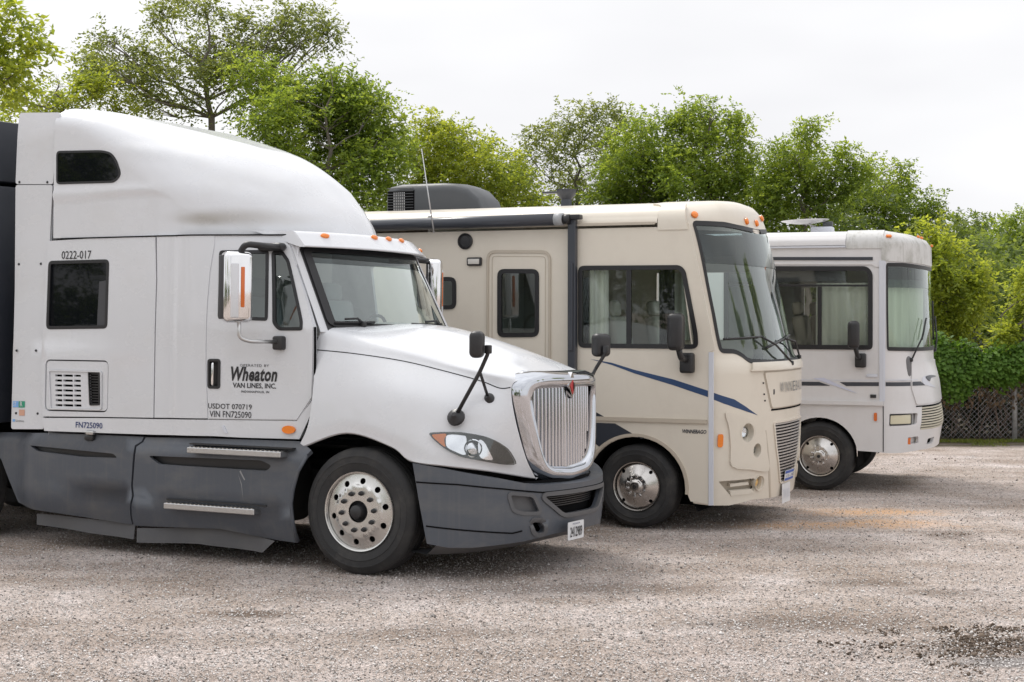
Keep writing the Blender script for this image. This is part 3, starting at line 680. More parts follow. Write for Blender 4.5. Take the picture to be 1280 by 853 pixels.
# emblem: chrome diamond shield with red and black halves
def em(v, z): a = t_grille(v, z); return (a[0]+.085, v, z)
ez = [(1.223,1.578)][0][1]
eb = patch('emblem', em, [(TH, ez-.11), (TH+.07, ez), (TH+.03, ez+.075), (TH, ez+.115), (TH-.03, ez+.075), (TH-.07, ez)], chrome, truck, (), 0, .04, .2)
patch('emblem_red', em, [(TH, ez-.075), (TH+.045, ez), (TH, ez+.05), (TH-.045, ez)], M('emblem_red', (.45, .03, .03), .3), eb, (), .004, .004, .2)
patch('emblem_black', em, [(TH+.008, ez-.05), (TH+.038, ez), (TH+.008, ez+.03)], ink, eb, (), .009, .002, .2)
# headlights
def hl(side):
    F = t_hood if side == 1 else (lambda i, t: (lambda p: (p[0], 2*TH-p[1], p[2]))(t_hood(i, t)))
    ol = [(3.41,1.162),(3.583,1.279),(3.954,1.399),(4.361,1.481),(4.829,1.525),(5.131,1.47),(5.41,1.326),(5.599,1.117),(5.673,0.687),(5.392,0.565),(5.065,0.602),(4.792,0.649),(4.456,0.696),(4.179,0.796),(3.835,0.938)]
    h = patch('headlight', F, smc(ol, 3), black_pl, truck, (), .006, .02, .25, side)
    patch('turn_lens', F, smc([(3.465,1.171),(3.612,1.257),(3.818,1.322),(3.81,1.161),(3.894,0.977),(3.668,1.061)], 3), amber, h, (), .014, .006, .25, side)
    patch('reflector', F, smc([(3.865,1.316),(4.24,1.401),(4.398,1.359),(4.48,0.853),(4.206,0.897),(3.949,0.983),(3.857,1.155)], 3), chrome, h, (), .010, .003, .25, side)
    patch('reflector', F, smc([(4.755,1.394),(4.979,1.314),(5.184,0.794),(4.969,0.747),(4.84,0.902)], 3), chrome, h, (), .010, .003, .25, side)
    q = [(4.647,1.139)][0]; n = fnormal(F, *q)*side
    o = lathe('projector_lamp', [(.075, -.02), (.075, .02), (.066, .026), (.06, .012), (.03, .024), (0, .03)], (0, 0, 0), chrome, h, 24, axis='x')
    o.matrix_local = Matrix.Translation(Vector(F(*q))-n*.012) @ n.to_track_quat('X', 'Z').to_matrix().to_4x4()
    patch('lens_cover', F, smc(ol, 3), glass_c, h, (), .034, .025, .25, side)
hl(1); hl(-1)
# bumper
be = [(0.072,0.955),(0.12,0.95),(0.232,0.937),(0.356,0.921),(0.593,0.878),(0.849,0.831),(1.076,0.781)]
top = [(a, b) for a, b in be]+[(PI/2, be[-1][1]-.02)]
bot = [(1.29,0.358),(1.031,0.321),(0.794,0.3),(0.6,0.284),(0.403,0.283),(0.215,0.31),(0.181,0.438),(0.13,0.663)]
bo = [(PI/2, .365)]+bot+top+[(PI-a, b) for a, b in top[-2::-1]]+[(PI-a, b) for a, b in bot[::-1]]
sl_ = rr([(0.876,0.711),(1.076,0.686),(1.142,0.554),(1.005,0.559),(0.916,0.583)], .03)
cg = [(1.165,0.684),(1.349,0.686),(1.308,0.524)]; cgo = rr([(cg[0][0], cg[0][1]), (PI-cg[0][0], cg[0][1]), (PI-cg[0][0]-.22, cg[0][1]-.17), (cg[0][0]+.22, cg[0][1]-.17)], .05)
th_ = rr([(1.069,0.487),(1.181,0.472),(1.206,0.373),(1.112,0.381)], .04)
bump = patch('bumper', t_bump, bo, grey_pl, truck, [sl_, flip(sl_, PI), cgo, th_, flip(th_, PI)], 0, .05, .06)
# upper bumper ledge, grooves and backing
grid('bumper_ledge', [[t_bump(th, itp(th, [a for a, b in top], [b for a, b in top]) if th <= PI/2 else itp(PI-th, [a for a, b in top], [b for a, b in top])) for th in np.linspace(.12, PI-.12, 50)],
  [(lambda p: (p[0]-.22, TH+(p[1]-TH)*.86, p[2]+.01))(t_bump(th, itp(min(th, PI-th), [a for a, b in top], [b for a, b in top]))) for th in np.linspace(.12, PI-.12, 50)]], grey_pl, bump, flipn=False)
def uniq(P):
    o = [P[0]]
    for p in P[1:]:
        if math.dist(p, o[-1]) > 1e-5: o.append(p)
    return o
def groove(px, r=.007, m=dark):
    for f in (0, 1):
        Q = [((PI-a) if f else a, b) for a, b in px]
        D = uniq([(Q[i][0]+(Q[i+1][0]-Q[i][0])*k/6, Q[i][1]+(Q[i+1][1]-Q[i][1])*k/6) for i in range(len(Q)-1) for k in range(7)])
        tube('bumper_groove', [Vector(t_bump(*q)) for q in D], r, m, bump, 6)
groove([(0.108,0.804),(0.455,0.794),(0.817,0.757),(1.165,0.713)]+[(PI/2, [(1.165,0.713)][0][1])])
groove([(0.204,0.452),(0.585,0.421),(0.912,0.394),(0.992,0.409)])
bk = lambda th, z: (lambda p: (p[0]-.10, TH+(p[1]-TH)*.93, p[2]))(t_bump(th, z))
patch('bumper_backing', bk, [(.5, .38), (PI-.5, .38), (PI-.5, .8), (.5, .8)], dark, bump, (), 0, 0, .2)
pk = lambda th, z: (lambda p: (p[0]-.035, TH+(p[1]-TH)*.97, p[2]))(t_bump(th, z))
patch('bumper_pocket', pk, inset(sl_, -.02), grey_lt, bump, (), 0, 0, .2); patch('bumper_pocket', pk, flip(inset(sl_, -.02), PI), grey_lt, bump, (), 0, 0, .2)
frame('bumper_bezel', t_bump, inset(cgo, -.03), .035, grey_lt, bump, .012, .03, .07)
for k in range(9): patch('intake_bar', bk, [(1.17, .575+k*.018), (PI-1.17, .575+k*.018), (PI-1.17, .583+k*.018), (1.17, .583+k*.018)], black_pl, bump, (), .02, .01, .2)
frame('bumper_bezel', t_bump, inset(sl_, -.025), .03, grey_lt, bump, .008, .02, .07); frame('bumper_bezel', t_bump, flip(inset(sl_, -.025), PI), .03, grey_lt, bump, .008, .02, .07)
frame('bumper_bezel', t_bump, inset(th_, -.03), .035, grey_lt, bump, .008, .02, .07)
grid('bumper_valance', [[(lambda p: (p[0]-.02, TH+(p[1]-TH)*.98, .29+.09*max(0, math.sin(th))**3))(t_bump(th, .3)) for th in np.linspace(.3, PI-.3, 30)], [(lambda p: (p[0]-.16, TH+(p[1]-TH)*.9, .20+.09*max(0, math.sin(th))**3))(t_bump(th, .3)) for th in np.linspace(.3, PI-.3, 30)], [(lambda p: (p[0]-.6, TH+(p[1]-TH)*.85, .22))(t_bump(th, .3)) for th in np.linspace(.3, PI-.3, 30)]], grey_lt, bump, flipn=True)
lp = [(1.444,1,0.378)][0]
PL = lambda v, z: (1.53-.0*v, v, z)
pl = patch('license_plate', PL, rr(rect(lp[1]-.15, lp[2]-.075, lp[1]+.15, lp[2]+.075), .01), plate_m, truck, (), 0, .004, .3)
letters('plate_number', '2412989', PL, lp[1]-.115, lp[2]-.052, .23, .085, ink, pl, bold=.01)
letters('plate_heading', 'INDIANA', PL, lp[1]-.07, lp[2]+.05, .14, .014, ink_b, pl)
# grey side skirts
pocA = rr([(-3.626,0.935),(-2.595,0.901),(-2.548,0.864),(-2.976,0.856),(-3.514,0.884)], .03)
skA = [(-4.805,1.003),(-3.501,1.052),(-2.847,1.058),(-2.307,1.06),(-2.313,1.021),(-2.362,0.985),(-2.373,0.821),(-2.396,0.532),(-2.423,0.268),(-3.021,0.305),(-3.606,0.337),(-3.91,0.377),(-4.033,0.583),(-4.134,0.769),(-4.36,0.985)]
sA = patch('side_skirt', t_skirt, skA[:13]+[skA[13], skA[14], (-4.6, .95)], grey_pl, truck, [pocA], 0, .04, .12)
patch('skirt_pocket', lambda u, z: (u, t_skirt(u, z)[1]+.05, z), inset(pocA, -.03), black_pl, sA, (), 0, 0, .2)
pocB = rr([(-2.196,0.9),(-0.95,0.913),(-0.841,0.874),(-0.892,0.827),(-1.772,0.827),(-2.078,0.831)], .04)
stp = rr([(-2.218,0.984),(-1.802,1.007),(-1.754,0.905),(-2.169,0.909)], .02)
skB = [(-2.284,1.057),(-1.528,1.075),(-0.61,1.083),(-0.471,1.019),(-0.498,0.966),(-0.577,0.835),(-0.626,0.685),(-0.647,0.562),(-0.639,0.412),(-0.634,0.222),(-0.839,0.233),(-1.41,0.295),(-2.41,0.258),(-2.374,0.533),(-2.35,0.822),(-2.336,0.973),(-2.29,1.015)]
sB = patch('side_skirt', t_skirt, skB, grey_pl, truck, [pocB], 0, .04, .12)
patch('skirt_pocket', lambda u, z: (u, t_skirt(u, z)[1]+.06, z), inset(pocB, -.03), black_pl, sB, (), 0, 0, .2)
tube('skirt_edge', [Vector(t_skirt(*q)) for q in [(-0.484,0.974),(-0.569,0.836),(-0.618,0.685),(-0.639,0.563),(-0.63,0.413),(-0.632,0.23)]], .016, grey_pl, sB, 8)
for P in ([(-1.197,0.792),(-1.154,0.698),(-1.138,0.561),(-1.159,0.691)], [(-1.171,0.821),(-1.12,0.741),(-1.129,0.734),(-1.18,0.807)]): patch('scuff', t_skirt, P, grey_lt2, sB, (), .002, 0, .2)
flp = lambda u, z: (u, .06+.015*math.sin(u*9)+.02*math.sin(u*3.1), z)
patch('skirt_flap', flp, [(-3.614,0.292),(-2.397,0.279),(-2.416,0.134),(-2.821,0.151),(-3.615,0.188)], grey_lt, truck, (), 0, .008, .12)
patch('skirt_flap', flp, [(-2.378,0.238),(-1.412,0.298),(-0.859,0.225),(-1,0.114),(-1.3,0.124),(-1.708,0.138),(-2.379,0.108)], grey_lt, truck, (), -.004, .008, .12)
for q0, q1 in ([(-1.692,-0.1,0.975),(-0.694,-0.1,0.976)], [(-1.944,-0.1,0.483),(-0.962,-0.1,0.471)]):
    L_ = abs(q1[0]-q0[0]); zc = (q0[2]+q1[2])/2
    st = rbox('step', ((q0[0]+q1[0])/2, .0, zc), (L_, .24, .05), steel, truck, .006, 1)
    for k in range(22): rbox('tread_tooth', (q0[0]+.03+k*(L_-.06)/21, -.05, zc+.027), (.018, .12, .008), alu, st, 0, 1)
    rbox('step_well', ((q0[0]+q1[0])/2+.02, .01, zc+.05), (L_+.1, .11, .012), black_pl, st, 0, 1)
lkp = [(-2.915,1.034)][0]; pv = t_skirt(*lkp); rbox('skirt_latch', (pv[0], pv[1]-.02, pv[2]), (.11, .05, .06), black_pl, truck, .02); rbox('latch_cap', (pv[0]+.03, pv[1]-.045, pv[2]+.045), (.09, .04, .04), steel, truck, .01)
# chassis underneath
rbox('chassis', (-2.2, TH, .62), (6.2, 1.0, .35), under, truck, .02); rbox('fuel_tank', (-2.0, .42, .62), (2.2, .55, .55), under, truck, .1, 3); rbox('fuel_tank', (-2.0, 2.05, .62), (2.2, .55, .55), under, truck, .1, 3)
rbox('engine', (.35, TH, 1.05), (1.5, .95, .95), under, truck, .05); rbox('axle', (0, TH, .5), (.14, 2.1, .14), under, truck, .02)
rbox('far_side_skirt', (-2.2, 2*TH+.01, .62), (3.1, .05, .85), grey_pl, truck, .01)
rbox('front_crossmember', (1.0, TH, .45), (.3, 1.5, .3), under, truck, .03)
rbox('radiator', (1.12, TH, 1.15), (.08, 1.0, .85), dark, truck, 0, 1)
wheel(truck, (0, .03, .528), .528, .30, 'truck', 1, math.radians(1.5)); wheel(truck, (0, 2*TH-.03, .57), .528, .30, 'truck', -1, math.radians(1.5))
for u in (-4.75, -6.0): wheel(truck, (u, .03, .528), .528, .30, 'truck'); wheel(truck, (u, 2*TH-.03, .57), .528, .30, 'truck', -1)
# door mirrors
def mirror(side):
    v0 = -.27
    Y = (lambda v: v) if side == 1 else (lambda v: 2*TH-v)
    c = [(-1.05,-0.27,2.382)][0] if side == 1 else [(-0.88,2.7,2.459)][0]; cc = (c[0], c[1], c[2])
    ya = -.50*side; ca, sa = math.cos(ya), math.sin(ya)
    o_ = lambda x, y, z: (cc[0]+x*ca-y*sa, cc[1]+x*sa+y*ca, cc[2]+z)
    h = rbox('mirror', cc, (.15, .255, .60), chrome, truck, .05, 5, (0, 0, ya))
    rbox('mirror_glass', o_(-.075, 0, 0), (.02, .21, .54), black_pl, h, .01, 2, (0, 0, ya))
    rbox('mirror_inset', o_(.068, -.05*side, -.03), (.03, .075, .46), white, h, .012, 3, (0, 0, ya))
    rbox('turn_signal', o_(.074, .022*side, .0), (.02, .034, .34), amber_d, h, .006, 2, (0, 0, ya))
    rbox('mirror_edge', o_(-.03, -.115*side, 0), (.12, .03, .54), black_pl, h, .012, 3, (0, 0, ya))
    t0, t1 = [(-1.012,-0.22,2.726)][0], [(-0.937,0.24,2.744)][0]
    a = tube('mirror_arm', bend([(cc[0]+.01, Y(-.25), cc[2]+.28), (t0[0]+.03, Y(-.25), t0[2]+.02), (t0[0]+.12, Y(-.12), t0[2]+.01), (t1[0], Y(.26), t1[2])], .06), .028, chrome if side == 0 else black_pl, h, 10)
    rbox('mirror_bracket', (t1[0]-.08, Y(.17), t1[2]), (.26, .1, .07), black_pl, h, .03, 3)
    b = [(-0.841,0.06,1.915)][0]
    tube('mirror_arm', bend([(cc[0]+.03, Y(-.27), cc[2]-.28), (cc[0]+.03, Y(-.27), b[2]+.04), (cc[0]+.09, Y(-.2), b[2]+.01), (b[0], Y(.02), b[2]+.01)], .07), .017, steel, h, 10)
    rbox('mirror_mount', (b[0], Y(.06), b[2]), (.10, .10, .12), black_pl, h, .02, 3)
mirror(1); mirror(-1)
# hood mirrors on tripod arms
def hood_mirror(side):
    Y = (lambda v: v) if side == 1 else (lambda v: 2*TH-v)
    hc, b0, b1, j, tp = [(1.095,0.05,1.922),(0.874,0.1,1.34),(1.032,0.36,1.485),(1.079,0.13,1.704),(1.169,0.1,1.884)]
    q = lambda p, dx=0, dz=0: Vector((p[0]+dx, Y(p[1]), p[2]+dz))
    h = rbox('hood_mirror', tuple(q(hc)), (.11, .19, .215), black_pl, truck, .045, 4, (0, 0, .35*side))
    tube('mirror_arm', bend([q(b0), q(j), q(tp, .0, -.03), q(tp, 0, .03)], .05), .017, black_pl, h, 8)
    tube('mirror_strut', [q(b1), q(j)], .013, black_pl, h, 8)
    rbox('mirror_clamp', tuple(q(tp)), (.05, .05, .07), black_pl, h, .01)
    for p, r in ((b0, .075), (b1, .05)):
        # foot on the wing surface
        n = Vector((.15, -1*side, .55)).normalized()
        o = lathe('mirror_foot', [(r, -.015), (r*.95, .008), (r*.5, .03), (.018, .05), (0, .05)], (0, 0, 0), black_pl, h, 16, axis='x'); o.matrix_local = Matrix.Translation(q(p)-n*.008) @ n.to_track_quat('X', 'Z').to_matrix().to_4x4()
hood_mirror(1); hood_mirror(-1)
aq = [(-0.99,2.6,3.863),(-0.838,2.6,3.018)]
tube('antenna', [aq[0], aq[1]], [.004, .008], steel, truck, 6)
# ------------------------------------------------------------------ dark trailer behind the cab
tr = thing('semi_trailer', 'dark box trailer cut off by the left picture edge behind the white sleeper cab', 'trailer', TP, -TA)
navyd = M('dark_blue_trailer_skin', (.022, .026, .036), .4, dirt=.3, dcol=(.05, .05, .055))
tb = [(-3.958,0.1,3.989)][0]
gz_ = [(-4.035,0.1,3.394)][0][2]
rbox('lower_body', (tb[0]-4.6, TH, (gz_-.02+1.12)/2), (8.9, 2.5, gz_-.02-1.12), navyd, tr, .02); rbox('upper_body', (tb[0]-4.6, TH, (tb[2]+gz_+.02)/2), (8.9, 2.5, tb[2]-gz_-.02), navyd, tr, .02)
for k in range(9): rbox('corner_rib', (tb[0]-.2-k*.9, TH-1.262, (gz_+1.12)/2), (.05, .03, gz_-1.25), navyd, tr, .008)
rbox('frame_rail', (tb[0]-5.0, TH, .98), (8.0, 1.0, .2), under, tr, .02)
rbox('landing_leg', (tb[0]-2.9, .5, .55), (.14, .14, .9), under, tr, .01)
rbox('rear_bogie', (tb[0]-7.4, TH, .52), (1.2, 2.2, .5), under, tr, .1)
# ------------------------------------------------------------------ beige motorhome
WP = (1.2849, 16.0212, 0); WA = math.radians(24.7)
rv = thing('motorhome', 'beige motorhome with blue swoosh, rolled black awning and dark roof air conditioner', 'motorhome', WP, -WA)
LEN = -7.5
sw = rr([(-0.67,2.644),(0.416,2.639),(0.474,2.587),(0.604,1.956),(0.608,1.81),(-0.669,1.809)], .07)
ew = rr([(-1.579,2.621),(-1.106,2.616),(-1.106,1.916),(-1.58,1.908)], .08)
so_ = rr([(-2.523,2.546),(-2.06,2.542),(-2.06,2.2),(-2.523,2.2)], .08)
arch = [(-.05+.50*math.cos(a)*1.05, .42+.50*math.sin(a)) for a in np.linspace(PI-.05, .0, 20)]
wside = [(LEN, .30)]+[(-.60, .30)]+arch+[(.53, .30)]+[(0.711,0.282),(0.717,0.996),(0.719,1.783),(0.776,1.808),(0.514,3.037),(0.49,3.068)]+[(.42, 3.02), (LEN, 3.02)]
body = patch('side_wall', w_side, wside, beige, rv, [sw, ew, so_], 0, .03, .25)
for k, (P, gm) in enumerate(((sw, glass_i), (ew, glass_s), (so_, glass_s))):
    f_ = frame('window', w_side, P, .045, seal, body, .012, .04, .12); patch('window_pane', w_side, inset(P, .04), gm, f_, (), -.006, .004, .3)
    if k == 0:
        d_ = [(-0.149,2.634),(-0.098,2.633),(-0.097,1.814),(-0.148,1.814)]; patch('window_divider', w_side, d_, seal, f_, (), .006, .02, .3)
# entry door
edo = rr([(-1.695,2.81),(-0.981,2.795)]+[(-.985, .55), (-1.70, .55)], .10)
ed = frame('door', w_side, inset(edo, -.01), .028, beige_d, body, .014, .016, .12)
frame('door_seam', w_side, inset(edo, .05), .008, beige_d, ed, .004, .006, .12)
rbox('door_handle', (-1.08, -.02, 1.5), (.06, .03, .14), black_pl, ed, .01)
# fittings
q = [(-1.951,2.915)][0]; sp_ = lathe('speaker', [(.085, .0), (.085, -.02), (.07, -.028), (.06, -.012), (.02, -.015), (0, -.016)], (q[0], 0, q[1]), black_pl, rv, 28)
q = [(-1.841,2.701)][0]; pl_ = rbox('porch_light', (q[0], -.015, q[1]), (.17, .04, .09), black_pl, rv, .015); rbox('porch_light_lens', (q[0], -.036, q[1]), (.13, .015, .055), M('frosted_lens', (.62, .6, .56), .4), pl_, .006)
# awning
aw = [(-3.151,-0.1,3.096),(-0.885,-0.1,3.115)]
at_ = tube('awning', [aw[0], aw[1]], .062, charcoal, rv, 16); at_.scale = (1, 1, 1)
a1 = Vector(aw[1]); tube('awning_end', [a1, a1+Vector((.09, 0, 0))], .064, M('grey_cap', (.35, .36, .37), .5), at_, 16); tube('awning_end', [a1+Vector((.09, 0, 0)), a1+Vector((.16, 0, 0))], .05, black_pl, at_, 12)
ar = [(-0.716,-0.05,3.126),(-0.715,-0.05,1.589)]
rbox('awning_arm', (ar[0][0], -.045, (ar[0][2]+.9)/2), (.085, .07, ar[0][2]-.9+.02), charcoal, at_, .008, 1)
rbox('awning_rail', (ar[0][0]+.0, -.06, ar[0][2]-.9), (.04, .08, .9), charcoal, at_, .006, 1)
rbox('awning_bracket', (ar[0][0]-.02, -.06, ar[0][2]+.01), (.24, .10, .05), black_pl, at_, .01)
# roof edge, roof
def roofline(name, F, par, u0, u1, t0, m, sgn=1, cy=WH):
    R1 = [[(lambda p: (p[0], p[1]-.012 if t < 3.1 else p[1], p[2]))(F(u, t)) for t in [t0, t0+.001]+list(np.linspace(t0+.01, 3.36, 14))] for u in np.linspace(u0, u1, 10)]
    if sgn == 1: return grid(name, R1, m, par, flipn=False)
    return grid(name, [[(a, 2*cy-b, c) for a, b, c in r] for r in R1], m, par, flipn=True)
roofline('roof_edge', w_side, rv, LEN, .18, 3.06, beige)
roofline('roof_edge', w_side, rv, LEN, .18, 3.06, beige, -1)
patch('gutter', w_side, [(LEN, 3.045), (.16, 3.045), (.16, 3.07), (LEN, 3.07)], beige_d, rv, (), .03, .02, .6)
patch('cap_corner', w_side, [(.185, 2.99), (.50, 2.99), (.47, 3.12), (.42, 3.33), (.185, 3.33)], beige, rv, (), .012, .03, .06)
patch('far_wall', lambda u, z: (u, 2*WH, z), [(LEN, .3), (.6, .3), (.6, 3.04), (LEN, 3.04)], beige, rv, [rect(-.7, 1.85, .45, 2.62)], 0, .03, .4, -1)
mesh('rear_wall', [(LEN, .0, .3), (LEN, 2*WH, .3), (LEN, 2*WH, 3.1), (LEN, 2*WH-.2, 3.24), (LEN, .2, 3.24), (LEN, 0, 3.1)], [(0, 5, 4, 3, 2, 1)], beige, rv)
grid('roof', [[(u, WH+(WH-.19)*s, 3.243+.085*(1-s*s)) for s in np.linspace(-1, 1, 15)] for u in (LEN, -3, .3)], beige, rv)
rbox('underfloor', (LEN/2+.2, WH, .45), (-LEN-.2, 2.2, .12), under, rv, 0, 1)
# front cap
seam_ = [(.01, .285), (.01, 1.0), (.01, 1.8), (.01, 2.3), (.01, 2.9), (.01, 3.04), (.01, 3.12), (.01, 3.34)]
wl = [(0.483,3.062),(0.985,3.059)]; wtop = 3.0
wsl = [(0.486,3.058),(0.492,2.454),(0.524,1.789),(0.719,1.783),(0.808,1.746),(0.878,1.682),(1.223,1.665)]
zb = wsl[-1][1]; lt = [(wsl[0][0], 3.035)]
tpz = [(0.984,3.057),(1.642,3.011)]
ws_out = wsl+[(PI/2, zb)]; ws_o = ws_out+[(PI-a, b) for a, b in wsl[::-1]]+[(PI-a, b) for a, b in tpz]+[(PI/2, 2.985)]+tpz[::-1]
ws_o = rr(ws_o, .04, 3)
gr_l = [(1.215,1.013),(1.283,0.792),(1.425,0.418),(1.594,0.4)]; zt_ = [(1.58,1.024)][0][1]
gro = rr([(gr_l[0][0], zt_+.03)]+gr_l[1:3]+[(PI-a, b) for a, b in gr_l[1:3][::-1]]+[(PI-gr_l[0][0], zt_+.03)], .03)
pk_v = rr([(0.436,0.5),(0.958,0.51),(1.008,0.441),(0.962,0.364),(0.637,0.355)], .02)
lamps = [[(0.796,0.975)][0], [(0.946,0.792)][0], [(1.031,0.456)][0]]; lr = [(.086, .096), (.058, .072), (.05, .075)]
lh = [circ(q[0], q[1], a, 20, b) for q, (a, b) in zip(lamps, lr)]
capo = seam_[::-1]+[(PI/2-.2, .285)]
capo = [(.02, 3.34)]+seam_[-2::-1]
bt = [(0.358,0.262),(0.643,0.255),(0.963,0.291)]
capo = seam_+[(PI-a, b) for a, b in seam_[::-1]]+[(PI-a, b) for a, b in bt]+[(PI/2, .27)]+bt[::-1]
cap = patch('front_cap', w_cap, capo, beige, rv, [ws_o, gro, pk_v, flip(pk_v, PI)]+lh+[flip(h, PI) for h in lh], 0, .04, .07)
patch('roof_cap', lambda a, b: w_cap(a, 3.34), [(0, 0), (.01, 0), (.01, .01)], beige, rv, (), 0, 0, 1) if 0 else None
grid('roof_front', [[(lambda p: (p[0]*(1-f)+.1*f, WH+(p[1]-WH)*(1-f*.0), p[2]))(w_cap(a, 3.338)) for a in np.linspace(.01, PI-.01, 40)] for f in (0, .5, 1)], beige, rv)
wf = frame('windscreen', w_cap, inset(ws_o, -.022), .045, seal, cap, .008, .03, .08)
patch('windscreen_glass', w_cap, inset(ws_o, .01), glass('motorhome_windscreen', (.74, .90, .88), 1.15, body=.02, bodycol=(.55, .68, .72)), wf, (), -.004, .006, .1)
patch('sun_band', w_cap, [(wsl[0][0]+.02, 2.99), (wsl[0][0]+.045, 2.66), (PI-wsl[0][0]-.045, 2.62), (PI-wsl[0][0]-.02, 2.99)], glass_t, wf, (), .001, 0, .1)
patch('corner_strip', w_side, [(0.717,1.779),(0.764,1.78),(0.764,0.273),(0.719,0.27)], silver, cap, (), .010, .022, .2)
# hood access panel and ledges
hp = [(1.046,1.566),(1.498,1.544)]; hp2 = [(1.168,1.206),(1.5,1.209)]
hpo = rr([hp[0], hp2[0]]+[(PI-hp2[0][0], hp2[0][1]), (PI-hp[0][0], hp[0][1])], .03)
hpn = patch('access_panel', w_cap, hpo, beige, cap, (), .014, .014, .08); frame('panel_gap', w_cap, inset(hpo, -.012), .013, beige_d, cap, .003, .003, .08)
patch('panel_shadow_gap', w_cap, [(hp2[0][0], hp2[0][1]-.03), (PI-hp2[0][0], hp2[0][1]-.03), (PI-hp2[0][0], hp2[0][1]-.012), (hp2[0][0], hp2[0][1]-.012)], dark, cap, (), .004, .004, .1)
lg = [(0.879,1.67),(0.838,1.587)]; patch('windscreen_ledge', w_cap, [(lg[0][0], lg[0][1]-.012), (lg[1][0], lg[1][1]), (PI-lg[1][0], lg[1][1]), (PI-lg[0][0], lg[0][1]-.012)], beige, cap, (), .03, .03, .08)
lt_ = [(1.299,1.354),(1.298,1.459)]; letters('lettering', 'WINNEBAGO', w_cap, lt_[0][0], lt_[0][1], (PI/2-lt_[0][0])*2, lt_[1][1]-lt_[0][1], M('letter_chrome', (.32, .33, .34), .3, .6), hpn, space=1.35, bold=-.0, off=.022)
rbox('hood_latch', w_cap(*[(1.195,1.367)][0]), (.04, .03, .06), black_pl, cap, .01)
for q in [(1.046,1.462),(1.06,1.349),(1.073,1.284),(1.21,1.277)]: lathe('screw', [(.010, -.02), (.008, -.024), (0, -.026)], w_cap(*q), black_pl, cap, 8)
# lamp pod, lamps, vent pocket
podo = smc([(0.472,1.174),(0.577,1.176),(0.749,1.136),(0.915,1.066),(1.05,0.987),(1.101,0.766),(1.153,0.575),(0.883,0.603),(0.6,0.648),(0.567,0.831),(0.53,1.03)], 3)
pod = patch('lamp_pod', w_cap, podo, beige, cap, lh[:2], .02, .022, .07); patch('lamp_pod', w_cap, flip(podo, PI), beige, cap, [flip(h, PI) for h in lh[:2]], .02, .022, .07)
for q, (a, b), m_ in zip(lamps, lr, (lampy, lampy, amber)):
    for f in (0, 1):
        s0 = PI-q[0] if f else q[0]; n = fnormal(w_cap, s0, q[1]); P_ = Vector(w_cap(s0, q[1]))
        o = lathe('headlight', [(max(a, b)*1.02, .018), (max(a, b)*.98, .0), (max(a, b)*.9, -.03), (max(a, b)*.55, -.075), (0, -.085)], (0, 0, 0), beige if m_ is not amber else beige, cap, 24, axis='x'); o.matrix_local = Matrix.Translation(P_) @ n.to_track_quat('X', 'Z').to_matrix().to_4x4()
        o2 = lathe('headlight_lens', [(max(a, b)*.62, -.055), (max(a, b)*.55, -.035), (max(a, b)*.3, -.025), (0, -.02)], (0, 0, 0), glass_c if m_ is not amber else M('yellow_lens', (.75, .5, .2), .3), o, 20, axis='x')
        if m_ is not amber: lathe('reflector', [(max(a, b)*.6, -.06), (max(a, b)*.3, -.07), (0, -.075)], (0, 0, 0), chrome, o, 16, axis='x')
def dpk(th, z, d=.06): p = Vector(w_cap(th, z)); return tuple(p-fnormal(w_cap, th, z)*d)
for f in (0, 1):
    g = (lambda P: flip(P, PI)) if f else (lambda P: P)
    patch('vent_pocket', w_cap, g(inset(pk_v, -.02)), beige_d, cap, (), -.07, 0, .12)
    patch('pocket_rib', w_cap, g([(0.628,0.467),(0.892,0.474),(0.91,0.444),(0.634,0.435)]), beige, cap, (), -.02, .04, .2)
    patch('pocket_lip', w_cap, g([(0.617,0.4),(0.93,0.403),(0.962,0.36),(0.638,0.351)]), beige, cap, (), .01, .05, .2)
    mo = [(0.414,0.905)][0]; patch('marker_lamp', w_cap, g(rr(rect(mo[0]-.04, mo[1]-.065, mo[0]+.04, mo[1]+.065), .03)), amber, cap, (), .016, .016, .2)
    patch('cap_crease', w_cap, g([(1.062,0.986),(1.088,0.985),(1.281,0.284),(1.25,0.287)]), beige_d, cap, (), .004, .004, .2)
# grille louvres
gb = patch('grille', w_cap, inset(gro, -.02), dark, cap, (), -.03, 0, .1)
zs = [p[1] for p in gro]; z0, z1 = min(zs), max(zs)
for k in range(20):
    z = z0+.02+(z1-z0-.04)*k/19
    sx = [s for s in np.linspace(.9, PI-.9, 120) if inside(gro, np.array([s]), np.array([z]))[0]]
    if sx: patch('grille_louvre', w_cap, rect(sx[0]-.01, z-.009, sx[-1]+.01, z+.007), steel, gb, (), .004, .03, .14)
frame('grille_rim', w_cap, inset(gro, -.012), .02, beige, cap, .012, .02, .1)
ps = [(1.448,0.427),(1.69,0.589)]
P_ = w_cap(1.42, .55)
FP = lambda th, z: tuple(Vector(w_cap(th, z)))
q0, q1 = [(1.483,0.427)][0], [(1.656,0.534)][0]
fp = patch('dealer_plate', FP, rr(rect(q0[0], q0[1], q1[0], q1[1]), .01), plate_m, rv, (), .02, .004, .1)
zz0, zz1 = q0[1], q1[1]; hh = zz1-zz0
patch('plate_band', FP, rect(q0[0]+.004, zz1-hh*.28, q1[0]-.004, zz1-.004), blue_m, fp, (), .023, .002, .1); patch('plate_band', FP, rect(q0[0]+.004, zz0+.004, q1[0]-.004, zz0+hh*.26), blue_m, fp, (), .023, .002, .1)
letters('plate_lettering', '11-18', FP, q0[0]+.03, zz0+hh*.34, (q1[0]-q0[0])*.75, hh*.3, ink_b, fp, off=.026)
lpu = w_cap(PI/2-.05, .3)
FQ = lambda v, z: (lpu[0]+.03, v, z)
